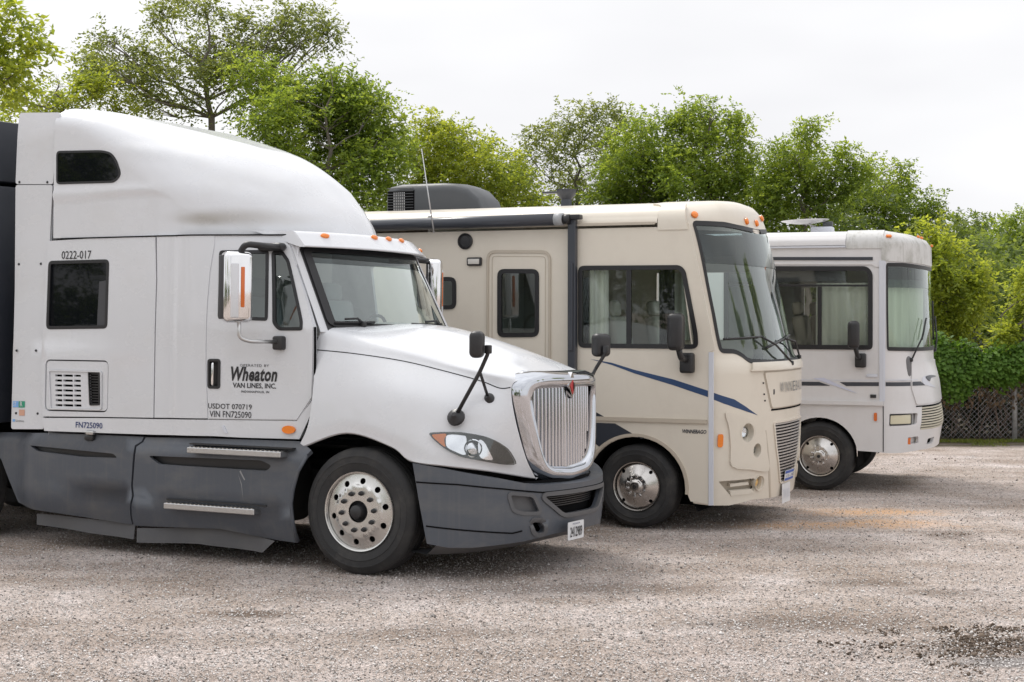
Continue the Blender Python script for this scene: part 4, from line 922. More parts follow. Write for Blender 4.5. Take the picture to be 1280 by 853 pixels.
fl = patch('license_plate', FQ, rr(rect(WH-.23, .20, WH+.08, .40), .01), plate_m, rv, (), 0, .004, .3); letters('plate_number', 'TK183', FQ, WH-.2, .25, .24, .09, silver, fl)
# roof markers
for q in [(0.529,3.132),(1.407,3.098),(1.595,3.095)]+[(PI/2+.25, 3.14), (PI-.33, 3.14)]:
    n = fnormal(w_cap, *q); o = lathe('marker_lamp', [(.038, .0), (.036, .018), (.02, .028), (0, .03)], (0, 0, 0), amber, cap, 14, axis='x'); o.matrix_local = Matrix.Translation(Vector(w_cap(*q))) @ n.to_track_quat('X', 'Z').to_matrix().to_4x4()
# wipers
wiper(rv, w_cap, [(1.548,1.636)][0], [(1.301,1.825)][0], [(1.119,1.909)][0], [(0.583,1.903),(1.165,1.921)], .07)
wiper(rv, w_cap, (2.0, zb+.01), (1.75, zb+.18), (1.55, zb+.22), ((1.2, zb+.14), (1.78, zb+.26)), .07)
# mirrors
for sd_ in (1, -1):
    Y = (lambda v: v) if sd_ == 1 else (lambda v: 2*WH-v)
    c, mt = [(0.478,-0.3,1.982),(0.508,-0.12,1.682)]
    h = rbox('mirror', (c[0], Y(c[1]), c[2]), (.15, .24, .36), black_pl, rv, .05, 4, (0, 0, .15*sd_))
    tube('mirror_arm', bend([(c[0]+.02, Y(-.28), c[2]-.16), (c[0]+.03, Y(-.24), mt[2]+.04), (mt[0], Y(-.04), mt[2]+.02)], .05), .032, black_pl, h, 8)
    rbox('mirror_mount', (mt[0], Y(-.045), mt[2]-.01), (.14, .1, .2), black_pl, h, .025, 3)
# decals and mouldings
sw1 = [(-0.538,1.696),(-0.303,1.661),(-0.062,1.594),(0.352,1.505),(0.708,1.401),(0.708,1.338),(0.352,1.446),(-0.062,1.558),(-0.303,1.639)]
patch('blue_swoosh', w_side, sw1, navy, body, (), .003, .002, .3)
patch('blue_swoosh', w_cap, [(0.272,1.384),(0.61,1.31),(0.771,1.235),(0.948,1.142),(0.611,1.231),(0.272,1.317)], navy, cap, (), .003, .002, .3)
patch('dark_chevron', w_side, [(-0.873,1.274),(-0.528,1.184),(-0.363,1.103),(-0.873,1.093)], charcoal, body, (), .003, .002, .3)
aq_ = [(-.05+.515*math.cos(a)*1.05, .43+.52*math.sin(a)) for a in np.linspace(1.15, 2.35, 8)]
patch('dark_chevron', w_side, [(-0.962,1.041),(-0.511,1.05),(-0.268,1.049),(0.016,0.901)]+aq_[1:]+[(-0.511,0.859),(-0.962,0.983)], charcoal, body, (), .003, .002, .3)
ml = [(-0.873,1.089),(0.717,1.087),(0.717,1.053),(-0.873,1.056)]; patch('belt_moulding', w_side, [(LEN, 1.075), (.70, 1.075), (.70, 1.115), (LEN, 1.115)], beige_d, body, (), .022, .022, .4)
lt2 = [(0.444,0.979),(0.444,1.011)]; letters('model_lettering', 'WINNEBAGO', w_side, lt2[0][0], lt2[0][1]-.005, .25, .04, charcoal, body, shear=.2, bold=.03)
patch('wheel_arch_trim', w_side, [(-.05+.535*math.cos(a)*1.05, .42+.535*math.sin(a)) for a in np.linspace(PI+.1, -.1, 30)]+[(-.05+.505*math.cos(a)*1.05, .42+.505*math.sin(a)) for a in np.linspace(-.1, PI+.1, 30)], beige_d, body, (), .012, .02, .1)
for cy_ in (1, -1):
    Y = (lambda v: v) if cy_ == 1 else (lambda v: 2*WH-v)
    grid('wheel_arch_liner', [[(a, Y(.02), b) for a, b in [(-.6, .2)]+arch+[(.6, .2)]], [(a, Y(.55), b) for a, b in [(-.6, .2)]+arch+[(.6, .2)]]], dark, rv)
patch('inner_arch_wall', lambda u, z: (u, .55, z), rect(-.7, .2, .7, 1.0), dark, rv, (), 0, 0, .5)
# rooftop air conditioner and vent
a0, a1_ = [(-3.346,0.75,3.32),(-2.175,0.75,3.299)]; at0 = [(-3.1,0.95,3.611)][0]
zt = 3.24; ht = at0[2]-zt; ua, ub = a0[0], a1_[0]
rowsA = []
for f, hh_, ww in ((0, .80, .92), (.02, .93, .97), (.15, 1., 1.), (.6, 1., 1.), (.72, .97, .98), (.85, .82, .92), (.95, .52, .84), (.985, .22, .8), (1., .02, .78)):
    u = ua+(ub-ua)*f; hw = .36*ww; h_ = ht*hh_
    rowsA.append([(u, 1.15+hw*s*(1 if k < 2 else .93 if k == 2 else .8), zt+h_*z) for k, s, z in ((0, -1, 0), (1, -1, .75), (2, -1, .93), (3, -1, 1), (3, 0, 1.03), (3, 1, 1), (2, 1, .93), (1, 1, .75), (0, 1, 0))])
acm = M('grey_shroud', (.055, .06, .066), .45, dirt=.4, dcol=(.10, .10, .10))
ac = grid('air_conditioner', rowsA, acm, rv, flipn=True)
mesh('rear_panel', rowsA[0], [tuple(range(9))], black_pl, ac)
for k in range(10):
    z = zt+.04+ht*.085*k; rbox('louvre', (ua+(ub-ua)*.16, 1.15-.367, z), ((ub-ua)*.28, .02, .008), acm, ac, .002, 1)
for k in range(6): rbox('fin', (ua+(ub-ua)*(.09+.022*k), 1.15-.3615, zt+ht*.42), (.012, .006, ht*.66), steel, ac, 0, 1)
patch('louvre_recess', lambda u, z: (u, 1.15-.3605, z), rect(ua+(ub-ua)*.02, zt+.02, ua+(ub-ua)*.31, zt+ht*.8), dark, ac, (), .002, .002, .5)
v0, v1 = [(-1.223,1,3.332),(-1.147,1,3.495)]; vt = lathe('roof_vent', [(.10, .0), (.09, .02), (.07, .03), (.06, .16), (.11, .22), (.115, .27), (0, .28)], (v0[0], 1., 3.235), charcoal, rv, 8, axis='z'); rbox('vent_lid', (v0[0]-.14, 1., 3.235+.24), (.24, .14, .02), charcoal, vt, .005)
# inside
rbox('inner_floor', (-.9, WH, .95), (2.4, 2.3, .06), cabin_l, rv, 0, 1); rbox('dashboard', (.62, WH, 1.42), (.6, 2.1, .38), cabin, rv, .08, 3)
rbox('inner_partition', (-2.4, WH, 2.1), (.04, 2.4, 2.2), cabin_l, rv, 0, 1)
tube('steering_wheel', [(.2+.05*math.sin(a), 1.8+.2*math.cos(a), 1.62+.19*math.sin(a)) for a in np.linspace(0, 2*PI, 21)], .014, black_pl, rv, 6)
st1 = M('cream_upholstery', (.55, .52, .46), .8); seat(rv, -.15, .55, 1.35, st1); seat(rv, -.15, 1.85, 1.35, st1)
def curtain(name, par, pts, z0, z1, mat, amp=.03, per=.11):
    D = [Vector((*p, 0)) for p in pts]; row = []; L_ = 0; o = []
    for i in range(len(D)-1):
        n = max(2, int((D[i+1]-D[i]).length/.02))
        for k in range(n):
            p = D[i].lerp(D[i+1], k/n); d = (D[i+1]-D[i]).normalized(); s = L_+(D[i+1]-D[i]).length*k/n
            q = p+Vector((-d.y, d.x, 0))*amp*math.sin(2*PI*s/per+math.sin(s*7)); o.append(q)
        L_ += (D[i+1]-D[i]).length
    return grid(name, [[(q.x, q.y, z0+(z1-z0)*t) for q in o] for t in (0, .5, 1)], mat, par)
curtain('curtain', rv, [(-.6, .14), (-.38, .16)], 1.85, 2.62, curt); curtain('curtain', rv, [(.30, .18), (.12, .16)], 1.85, 2.62, blackm)
curtain('curtain', rv, [(-.62, 2.3), (-.2, 2.3)], 1.85, 2.62, curt)
rbox('overhead_cabinet', (-.2, 1.5, 2.9), (1.0, 1.6, .2), cabin, rv, .03)
rbox('entry_step_panel', (-1.35, 1.2, 1.8), (.6, .06, 1.5), blackm, rv, 0, 1)
wheel(rv, (-.05, .035, .42), .42, .27, 'cover'); wheel(rv, (-.05, 2*WH-.035, .42), .42, .27, 'cover', -1); wheel(rv, (-5.3, .035, .42), .42, .27, 'cover'); wheel(rv, (-5.3, 2*WH-.035, .42), .42, .27, 'cover', -1)
# ------------------------------------------------------------------ white motorhome
RP = (3.8289, 19.3474, 0); RA = math.radians(20)
r3 = thing('motorhome', 'older white motorhome with mildewed front roof edge, pale curtains and satellite dish', 'motorhome', RP, -RA)
sw3 = rr([(-1.287,2.734),(0.456,2.718),(0.522,2.641),(0.526,1.716),(-1.284,1.715)], .06)
arch3 = [(-.11+.455*math.cos(a)*1.02, .42+.47*math.sin(a)) for a in np.linspace(PI-.17, .17, 20)]
L3 = -7.0
s3o = [(L3, .5), (-.59, .5)]+arch3+[(0.654,0.486)]+[(.645, 2.98), (L3, 2.98)]
b3 = patch('side_wall', r_side, s3o, white_r, r3, [sw3], 0, .03, .3)
f3 = frame('window', r_side, sw3, .055, seal, b3, .012, .04, .14); patch('window_pane', r_side, inset(sw3, .05), glass_i, f3, (), -.006, .004, .4)
patch('window_transom', r_side, [(-1.286,2.511),(0.495,2.497),(0.495,2.473),(-1.286,2.487)], seal, f3, (), .006, .02, .3)
patch('window_divider', r_side, [(-0.135,2.476),(-0.087,2.476),(-0.084,1.735),(-0.132,1.735)], seal, f3, (), .005, .02, .3)
patch('eyebrow_strip', r_side, [(-1.287,2.847),(0.521,2.827),(0.522,2.789),(-1.287,2.808)], charcoal, b3, (), .012, .012, .4)
patch('drip_moulding', r_side, [(-1.287,2.778),(0.541,2.76),(0.597,2.707),(0.56,2.707),(0.512,2.736),(-1.287,2.754)], white_r, b3, (), .014, .014, .4)
patch('belt_moulding', r_side, [(L3, 1.05), (.655, 1.05), (.655, 1.10), (L3, 1.10)], white_r, b3, (), .03, .03, .4)
mould = M('mildewed_gelcoat', (.62, .62, .61), .5, dirt=.8, dcol=(.16, .16, .11), dscale=(1.6, 1.6, 1.1), streak=.4)
def rl3(sgn):
    R1 = [[r_side(u, t) for t in list(np.linspace(2.975, 3.23, 12))] for u in np.linspace(L3, .2, 8)]
    R1 = [[(a, b-(.015 if k < 4 else 0), c) for k, (a, b, c) in enumerate(r)] for r in R1]
    return grid('roof_edge', R1 if sgn == 1 else [[(a, 2*RH-b, c) for a, b, c in r] for r in R1], white_r, r3, flipn=sgn != 1)
rl3(1); rl3(-1)
patch('gutter', r_side, [(L3, 2.945), (.2, 2.945), (.2, 2.965), (L3, 2.965)], silver, r3, (), .03, .03, .6)
mesh('roof', [(L3, .17, 3.143), (.6, .17, 3.143), (.6, 2*RH-.17, 3.143), (L3, 2*RH-.17, 3.143)], [(0, 1, 2, 3)], white_r, r3)
patch('far_wall', lambda u, z: (u, 2*RH, z), [(L3, .5), (.62, .5), (.62, 2.98), (L3, 2.98)], white_r, r3, [rect(-.7, 1.8, .5, 2.5)], 0, .03, .4, -1)
mesh('rear_wall', [(L3, .0, .5), (L3, 2*RH, .5), (L3, 2*RH, 3.0), (L3, 2*RH-.2, 3.14), (L3, .2, 3.14), (L3, 0, 3.0)], [(0, 5, 4, 3, 2, 1)], white_r, r3)
rbox('underfloor', (L3/2+.2, RH, .6), (-L3-.2, 2.1, .12), under, r3, 0, 1)
patch('cap_corner', r_side, [(0.194,3.069)]+[(0.137,3.363)]+[(.21, 3.22), (.66, 3.22), (.66, 2.5)]+[(0.606,2.745)]+[(.58, 2.93)], mould, r3, (), .010, .03, .08) if 0 else patch('cap_corner', r_side, [(.205, 2.93), (.64, 2.93), (.64, 3.22), (.205, 3.22)], mould, r3, (), .012, .03, .05)
w3l = [(0.187,2.735),(0.193,2.171),(0.207,1.727),(0.809,1.717)]
w3b = [(1.354,1.711)][0][1]; w3t = [(0.599,2.738),(1.121,2.718)]
w3o = rr(w3l+[(PI/2, w3b)]+[(PI-a, b) for a, b in w3l[::-1]]+[(PI-a, b) for a, b in w3t]+[(PI/2, w3t[-1][1]-.01)]+w3t[::-1], .03, 3)
g3 = [(0.913,1.028),(0.841,0.756)]; g3o = rr([g3[0], g3[1], (PI-g3[1][0], g3[1][1]-.02), (PI-g3[0][0], g3[0][1]-.02)], .02)
hl3 = rr([(0.238,0.937),(0.673,0.945),(0.659,0.82),(0.227,0.817)], .02)
hl3p = rr([(0.222,0.951),(0.793,0.951),(0.759,0.822),(0.659,0.811),(0.21,0.803)], .02)
ot3 = rr([(0.603,0.663),(0.826,0.669),(0.846,0.585),(0.609,0.576)], .02)
tow = rr([(1.086,0.625),(1.305,0.633),(1.279,0.561),(1.065,0.553)], .015)
cb = [(.04, .485)]+[(0.166,0.481),(0.463,0.478),(0.908,0.499)]
c3o = [(.0, 3.21)]+[(.0, 2.9), (.02, 2.0)]+cb+[(PI/2, cb[-1][1])]+[(PI-a, b) for a, b in cb[::-1]]+[(PI, 2.0), (PI, 3.21)]
c3o = [(max(.012, min(PI-.012, a)), b) for a, b in c3o]
c3 = patch('front_cap', r_cap, c3o, white_r, r3, [w3o, g3o, hl3p, flip(hl3p, PI), ot3, flip(ot3, PI), tow, flip(tow, PI)], 0, .04, .07)
rt = [(0.153,2.783),(0.863,2.761)]; z_ = rt[0][1]
patch('roof_cap', r_cap, [(.012, z_), (rt[1][0], rt[1][1]), (PI/2, rt[1][1]-.02), (PI-rt[1][0], rt[1][1]), (PI-.012, z_), (PI-.012, 3.225), (.012, 3.225)], mould, r3, (), .014, .04, .07)
mesh('roof_front', [r_cap(a, 3.215) for a in np.linspace(.01, PI-.01, 30)], [tuple(range(30))], mould, r3)
wf3 = frame('windscreen', r_cap, inset(w3o, -.02), .045, seal, c3, .010, .03, .08); patch('windscreen_glass', r_cap, inset(w3o, .01), glass('green_windscreen', (.80, .90, .84), .8, body=.03), wf3, (), -.004, .006, .1)
patch('sun_band', r_cap, [(w3l[0][0]+.02, w3l[0][1]-.03), (w3l[0][0]+.02, 2.46), (PI-w3l[0][0]-.02, 2.46), (PI-w3l[0][0]-.02, w3l[0][1]-.03)], glass_t, wf3, (), .001, 0, .1)
patch('corner_trim', r_cap, [(.012, 2.86), (.012, 1.1), (.12, 1.1), (.14, 1.7), (.15, 2.86)], silver, c3, (), .012, .012, .2)
patch('corner_post', r_side, [(0.597,2.783),(0.658,2.783),(0.656,1.071),(0.609,1.07)], silver, b3, (), .013, .012, .3)
patch('body_seam', r_side, [(0.648,1.042),(0.657,1.042),(0.66,0.496),(0.65,0.496)], dark, b3, (), .004, .004, .3)
gb3 = patch('grille', r_cap, inset(g3o, -.02), dark, c3, (), -.03, 0, .1)
zs = [p[1] for p in g3o]; z0, z1 = min(zs), max(zs); ivory = M('ivory_louvre', (.55, .52, .42), .5)
for k in range(9):
    z = z0+.02+(z1-z0-.04)*k/8; sx = [s for s in np.linspace(.8, PI-.8, 120) if inside(g3o, np.array([s]), np.array([z]))[0]]
    if sx: patch('grille_louvre', r_cap, rect(sx[0]-.01, z-.01, sx[-1]+.01, z+.008), ivory, gb3, (), .004, .03, .14)
for f in (0, 1):
    g = (lambda P: flip(P, PI)) if f else (lambda P: P)
    patch('lamp_recess', r_cap, g(inset(hl3p, -.02)), white_r, c3, (), -.06, 0, .2)
    h3 = patch('headlight', r_cap, g(hl3), lampy, c3, (), -.012, .045, .1); frame('headlight_rim', r_cap, g(inset(hl3, -.004)), .012, black_pl, h3, -.006, .02, .2)
    patch('lamp_recess', r_cap, g(inset(ot3, -.02)), white_r, c3, (), -.06, 0, .2); patch('turn_lamp', r_cap, g([(0.605,0.653),(0.663,0.656),(0.669,0.574),(0.609,0.576)]), amber_d, c3, (), .0, .06, .2)
    patch('tow_recess', r_cap, g(inset(tow, -.02)), dark, c3, (), -.04, 0, .2)
patch('marker_lamp', r_side, rr([(0.544,0.963),(0.581,0.964),(0.582,0.863),(0.544,0.862)], .02), amber_d, b3, (), .02, .02, .3)
hps = [(0.694,1.305),(0.689,1.209),(0.778,1.062),(1.466,1.076)]
patch('access_panel', r_cap, rr([(0.769,1.563),(0.687,1.257),(0.721,1.179),(0.776,1.053)]+[(PI/2, [(1.239,1.066)][0][1]), (PI-[(0.776,1.053)][0][0], [(0.776,1.053)][0][1]), (PI-[(0.769,1.563)][0][0], [(0.769,1.563)][0][1])], .02), white_r, c3, (), .014, .014, .1)
q_ = [(0.774,1.038)][0]; patch('panel_gap', r_cap, [(q_[0], q_[1]), (q_[0], q_[1]-.015), (PI-q_[0], q_[1]-.015), (PI-q_[0], q_[1])], dark, c3, (), .004, .004, .1)
for P in ([(-0.735,1.318),(-0.111,1.322),(0.024,1.276),(-0.735,1.271)], [(0.134,1.323),(0.599,1.329),(0.599,1.283),(0.215,1.276)]): patch('dark_stripe', r_side, P, charcoal, b3, (), .004, .003, .3)
patch('dark_stripe', r_cap, [(0.142,1.329),(0.69,1.326),(0.681,1.28),(0.14,1.282)], charcoal, c3, (), .004, .003, .15); patch('dark_stripe', r_cap, [(0.718,1.328),(0.901,1.327),(1.015,1.277),(0.708,1.28)], charcoal, c3, (), .018, .003, .15)
patch('grey_stripe', r_side, [(-0.735,1.342),(0.599,1.357),(0.599,1.348),(-0.735,1.332)], silver, b3, (), .004, .003, .3); patch('grey_stripe', r_cap, [(0.143,1.358),(0.85,1.354),(0.846,1.345),(0.143,1.349)], silver, c3, (), .018, .003, .2)
patch('pale_swoosh', r_side, [(-0.188,1.365),(-0.053,1.372),(0.349,1.19),(0.254,1.217)], M('pale_decal', (.58, .60, .72), .4), b3, (), .007, .002, .3)
sw_e = [(r_, r_) for r_ in (0,)]
em3 = [(0.946,1.337),(1.012,1.379),(1.199,1.386),(1.477,1.368),(1.18,1.363),(1.087,1.342),(1.195,1.289),(1.369,1.236),(1.082,1.269),(0.976,1.297)]; patch('swoosh_emblem', r_cap, smc(em3, 3), silver, c3, (), .018, .004, .1)
patch('swoosh_emblem', r_cap, smc([(1.059,1.377),(1.263,1.389),(1.471,1.364),(1.234,1.356),(1.153,1.32)], 3), charcoal, c3, (), .024, .004, .1)
b_ = [(0.518,1.404)][0]; rbox('badge', (b_[0]-.0, -.01, b_[1]), (.13, .012, .035), silver, b3, .003); rbox('latch', (.535, -.01, 1.16), (.07, .02, .04), black_pl, b3, .005)
for q in [(0.27,3.062),(1.368,3.08),(1.5,3.072)]+[(PI/2+.2, 3.0), (PI-.5, 3.03)]:
    n = fnormal(r_cap, *q); o = rbox('marker_lamp', (0, 0, 0), (.03, .07, .035), amber, c3, .01); o.matrix_local = Matrix.Translation(Vector(r_cap(*q))+n*.025) @ n.to_track_quat('X', 'Z').to_matrix().to_4x4()
wiper(r3, r_cap, [(0.741,1.593)][0], [(1.004,1.879)][0], [(1.158,2.092)][0], [(1.052,1.83),(1.219,2.072)], .06)
wiper(r3, r_cap, (1.9, w3b-.03), (2.0, w3b+.1), (2.0, w3b+.4), ((2.0, w3b+.1), (2.0, w3b+.6)), .06)
for sd_ in (1, -1):
    Y = (lambda v: v) if sd_ == 1 else (lambda v: 2*RH-v)
    c, mt = [(0.337,-0.28,1.901),(0.389,-0.1,1.598)]
    h = rbox('mirror', (c[0], Y(c[1]), c[2]), (.14, .20, .33), black_pl, r3, .05, 4, (0, 0, .15*sd_))
    tube('mirror_arm', bend([(c[0]+.02, Y(-.28), c[2]-.14), (c[0]+.04, Y(-.22), mt[2]+.04), (mt[0], Y(-.04), mt[2]+.02)], .05), .028, black_pl, h, 8); rbox('mirror_mount', (mt[0], Y(-.045), mt[2]-.01), (.13, .09, .17), black_pl, h, .02, 3)
rbox('inner_floor', (-.9, RH, 1.0), (2.4, 2.2, .06), cabin_l, r3, 0, 1); rbox('dashboard', (.7, RH, 1.5), (.5, 2.0, .3), cabin, r3, .06, 3); rbox('inner_partition', (-2.4, RH, 2.0), (.04, 2.3, 2.0), cabin_l, r3, 0, 1)
st3 = M('tan_upholstery', (.40, .37, .31), .8); seat(r3, -.1, .5, 1.35, st3); seat(r3, -.1, 1.8, 1.35, st3)
cp = [r_cap(a, 2.2) for a in np.linspace(.25, PI-.25, 20)]; cp = [(a-.13, RH+(b-RH)*.93) for a, b, c in cp]
curtain('windscreen_curtain', r3, cp, 1.66, 2.56, curt, .025, .13)
curtain('window_curtain', r3, [(-.17, .10), (.50, .10)], 1.66, 2.52, curt, .02, .12)
rbox('inner_shade', (-.6, .12, 2.62), (1.6, .03, .16), cabin, r3, 0, 1)
d0, d1, d2 = [(-0.78,1,3.308),(-0.148,1,3.337),(-0.188,1,3.236)]
dish = thing('satellite_dish', None, None, (0, 0, 0)); dish.parent = r3
o = lathe('dish_reflector', [(.0, -.04), (.12, -.036), (.22, -.02), (.30, .0), (.305, .008), (.28, .006), (.15, -.022), (0, -.03)], (0, 0, 0), white_r, dish, 28, axis='x'); o.matrix_local = Matrix.Translation((d0[0]+.32, 1., d0[2]+.02)) @ Matrix.Rotation(-1.61, 4, 'Y')
rbox('dish_mount', (d2[0]-.05, 1., 3.2), (.28, .18, .10), silver, dish, .02); tube('dish_arm', [(d2[0]-.1, 1., 3.22), (d2[0]-.3, 1., 3.33), (d0[0]+.35, 1., d0[2]-.02)], .022, white_r, dish, 8); rbox('dish_feed', (d2[0]+.02, 1., 3.27), (.12, .1, .09), acm, dish, .01)
for cy_ in (1, -1):
    Y = (lambda v: v) if cy_ == 1 else (lambda v: 2*RH-v)
    A3 = [(-.57, .3)]+arch3+[(.35, .3)]
    grid('wheel_arch_liner', [[(a, Y(.02), b) for a, b in A3], [(a, Y(.5), b) for a, b in A3]], dark, r3)
frame('wheel_arch_trim', r_side, [(.545*math.cos(a), .42+.545*math.sin(a)) for a in np.linspace(PI, .06, 26)], .02, white_r, b3, .008, .01, .1) if 0 else None
rbox('axle', (0, RH, .42), (.14, 2.0, .14), under, r3, .02)
wheel(r3, (-.11, .03, .42), .42, .27, 'cover'); wheel(r3, (-.11, 2*RH-.03, .42), .42, .27, 'cover', -1); wheel(r3, (-5.0, .03, .42), .42, .27, 'cover'); wheel(r3, (-5.0, 2*RH-.03, .42), .42, .27, 'cover', -1)
# ------------------------------------------------------------------ ground
def ground_mat():
    m, n, l, b = nodes('gravel_ground'); t = n.new('ShaderNodeTexCoord')
    def noi(s, d=6, r=.6, sc=(1, 1, 1)):
        mp = n.new('ShaderNodeMapping'); mp.inputs['Scale'].default_value = sc; l.new(t.outputs['Object'], mp.inputs[0])
        a = n.new('ShaderNodeTexNoise'); a.inputs['Scale'].default_value = s; a.inputs['Detail'].default_value = d; a.inputs['Roughness'].default_value = r; l.new(mp.outputs[0], a.inputs['Vector']); return a.outputs['Fac']
    def ramp(f, a, b_, c0, c1):
        r = n.new('ShaderNodeValToRGB'); r.color_ramp.elements[0].position = a; r.color_ramp.elements[1].position = b_; r.color_ramp.elements[0].color = (*c0, 1); r.color_ramp.elements[1].color = (*c1, 1); l.new(f, r.inputs[0]); return r.outputs[0]
    def mixc(f, a, b_, mode='MIX'):
        x = n.new('ShaderNodeMixRGB'); x.blend_type = mode
        if isinstance(f, float): x.inputs[0].default_value = f
        else: l.new(f, x.inputs[0])
        for k, q in ((1, a), (2, b_)):
            if isinstance(q, tuple): x.inputs[k].default_value = (*q, 1)
            else: l.new(q, x.inputs[k])
        return x.outputs[0]
    vo = n.new('ShaderNodeTexVoronoi'); vo.inputs['Scale'].default_value = 98; vo.inputs['Randomness'].default_value = 1; l.new(t.outputs['Object'], vo.inputs['Vector'])
    sp = n.new('ShaderNodeSeparateColor'); l.new(vo.outputs['Color'], sp.inputs[0])
    st = ramp(sp.outputs[0], .0, 1., (.13, .118, .11), (.96, .92, .89))
    vo2 = n.new('ShaderNodeTexVoronoi'); vo2.inputs['Scale'].default_value = 38; l.new(t.outputs['Object'], vo2.inputs['Vector'])
    sp2 = n.new('ShaderNodeSeparateColor'); l.new(vo2.outputs['Color'], sp2.inputs[0]); st2 = ramp(sp2.outputs[1], 0., 1., (.33, .305, .285), (.76, .725, .70))
    base = mixc(.4, st, st2)
    big = ramp(noi(.55, 7, .62), .38, .64, (.80, .755, .70), (1.06, 1.05, 1.05))
    c = mixc(.9, base, big, 'MULTIPLY')
    med = ramp(noi(1.7, 8, .7, (1, .6, 1)), .42, .60, (.82, .78, .73), (1.05, 1.05, 1.05)); c = mixc(.8, c, med, 'MULTIPLY')
    rot = n.new('ShaderNodeMapping'); rot.inputs['Rotation'].default_value = (0, 0, -.35); rot.inputs['Scale'].default_value = (.22, 1.5, 1); l.new(t.outputs['Object'], rot.inputs[0])
    tk = n.new('ShaderNodeTexNoise'); tk.inputs['Scale'].default_value = 1.3; tk.inputs['Detail'].default_value = 7; tk.inputs['Roughness'].default_value = .6; l.new(rot.outputs[0], tk.inputs['Vector'])
    c = mixc(.75, c, ramp(tk.outputs['Fac'], .40, .62, (.76, .72, .68), (1.08, 1.08, 1.08)), 'MULTIPLY')
    def blob(x, y, sx, sy, s0=.4, w_=.6, rot=0., fs=4.5):
        mp = n.new('ShaderNodeMapping'); mp.vector_type = 'TEXTURE'; mp.inputs['Location'].default_value = (x, y, 0); mp.inputs['Scale'].default_value = (sx, sy, 1); mp.inputs['Rotation'].default_value = (0, 0, rot); l.new(t.outputs['Object'], mp.inputs[0])
        ln = n.new('ShaderNodeVectorMath'); ln.operation = 'LENGTH'; l.new(mp.outputs[0], ln.inputs[0])
        ad = n.new('ShaderNodeMath'); ad.operation = 'MULTIPLY_ADD'; ad.inputs[1].default_value = w_*2; l.new(noi(fs, 7, .72), ad.inputs[0]); l.new(ln.outputs['Value'], ad.inputs[2])
        r = n.new('ShaderNodeMapRange'); r.inputs[1].default_value = 1+w_; r.inputs[2].default_value = s0+w_; l.new(ad.outputs[0], r.inputs[0]); return r.outputs[0]
    for (x, y), sx, sy, k in zip([(3.914,17.355),(3.027,16.32),(3.956,16.442)], (1.05, 1.2, .8), (.42, .42, .5), (.75, .6, .6)):
        q = n.new('ShaderNodeMath'); q.operation = 'MULTIPLY'; q.inputs[1].default_value = k; l.new(blob(x, y, sx, sy, .2, 1.0, 0, 3.2), q.inputs[0]); c = mixc(q.outputs[0], c, (.60, .38, .20))
    for (x, y), sx, sy, k in zip([(2.082,11.214),(3.188,10.412),(2.839,12.865),(-1.906,11.51),(4.276,15.51),(0.759,12.605),(-0.437,10.879),(3.366,12.426)], (1.2, .75, .55, .45, .35, 1.3, 1.2, .6), (.38, .38, .30, .22, .5, .3, .3, .25), (.7, .9, .6, .95, .6, .5, .4, .5)):
        q = n.new('ShaderNodeMath'); q.operation = 'MULTIPLY'; q.inputs[1].default_value = k; l.new(blob(x, y, sx, sy), q.inputs[0]); c = mixc(q.outputs[0], c, (.16, .125, .095))
    for (x, y), sx, sy in zip([(3.104,9.938)], (.42,), (.2,)): c = mixc(blob(x, y, sx, sy, .5, .3), c, (.27, .26, .25))
    # strip of earth and moss under the fence, and lot beyond
    sy_ = n.new('ShaderNodeSeparateXYZ'); l.new(t.outputs['Object'], sy_.inputs[0])
    ad = n.new('ShaderNodeMath'); ad.operation = 'MULTIPLY_ADD'; ad.inputs[1].default_value = 2.2; l.new(noi(1.5, 6, .7), ad.inputs[0]); l.new(sy_.outputs[1], ad.inputs[2])
    r = n.new('ShaderNodeMapRange'); r.inputs[1].default_value = 26.5; r.inputs[2].default_value = 27.1; l.new(ad.outputs[0], r.inputs[0])
    c = mixc(r.outputs[0], c, mixc(ramp(noi(3, 6), .4, .6, (0, 0, 0), (1, 1, 1)), (.12, .10, .085), (.14, .125, .08)))
    c = mixc(1., c, (1.08, 1.03, 1.035), 'MULTIPLY')
    l.new(c, b.inputs['Base Color']); b.inputs['Roughness'].default_value = .92; b.inputs['Specular IOR Level'].default_value = .25
    bp = n.new('ShaderNodeBump'); bp.inputs['Strength'].default_value = .9; bp.inputs['Distance'].default_value = .012
    inv = n.new('ShaderNodeMath'); inv.operation = 'SUBTRACT'; inv.inputs[0].default_value = 1; l.new(vo.outputs['Distance'], inv.inputs[1])
    l.new(inv.outputs[0], bp.inputs['Height'])
    bp2 = n.new('ShaderNodeBump'); bp2.inputs['Strength'].default_value = .6; bp2.inputs['Distance'].default_value = .06; l.new(noi(7, 8, .7), bp2.inputs['Height']); l.new(bp.outputs[0], bp2.inputs['Normal']); l.new(bp2.outputs[0], b.inputs['Normal'])
    return m
gm = ground_mat()
xs = np.concatenate([np.linspace(-600, -30, 12), np.linspace(-25, 30, 111), np.linspace(40, 600, 12)]); ys = np.concatenate([np.linspace(-600, -10, 10), np.linspace(-5, 32, 90), np.linspace(45, 900, 14)])
V = []
def gz(x, y):
    f = sst(32, 26, y)*sst(-26, -14, x)*sst(31, 22, x)*sst(-6, 4, y)
    near = min(abs((x-a)*.43+(y-b)*.9) for a, b in ((0, 0),))
    return f*(.012*noise.noise(Vector((x*.55, y*.55, 0)))+.006*noise.noise(Vector((x*1.9, y*1.9, 3))))
for y in ys:
    for x in xs: V.append((x, y, gz(x, y)-.006))
nx = len(xs); Q = [(j*nx+i, j*nx+i+1, (j+1)*nx+i+1, (j+1)*nx+i) for j in range(len(ys)-1) for i in range(nx-1)]
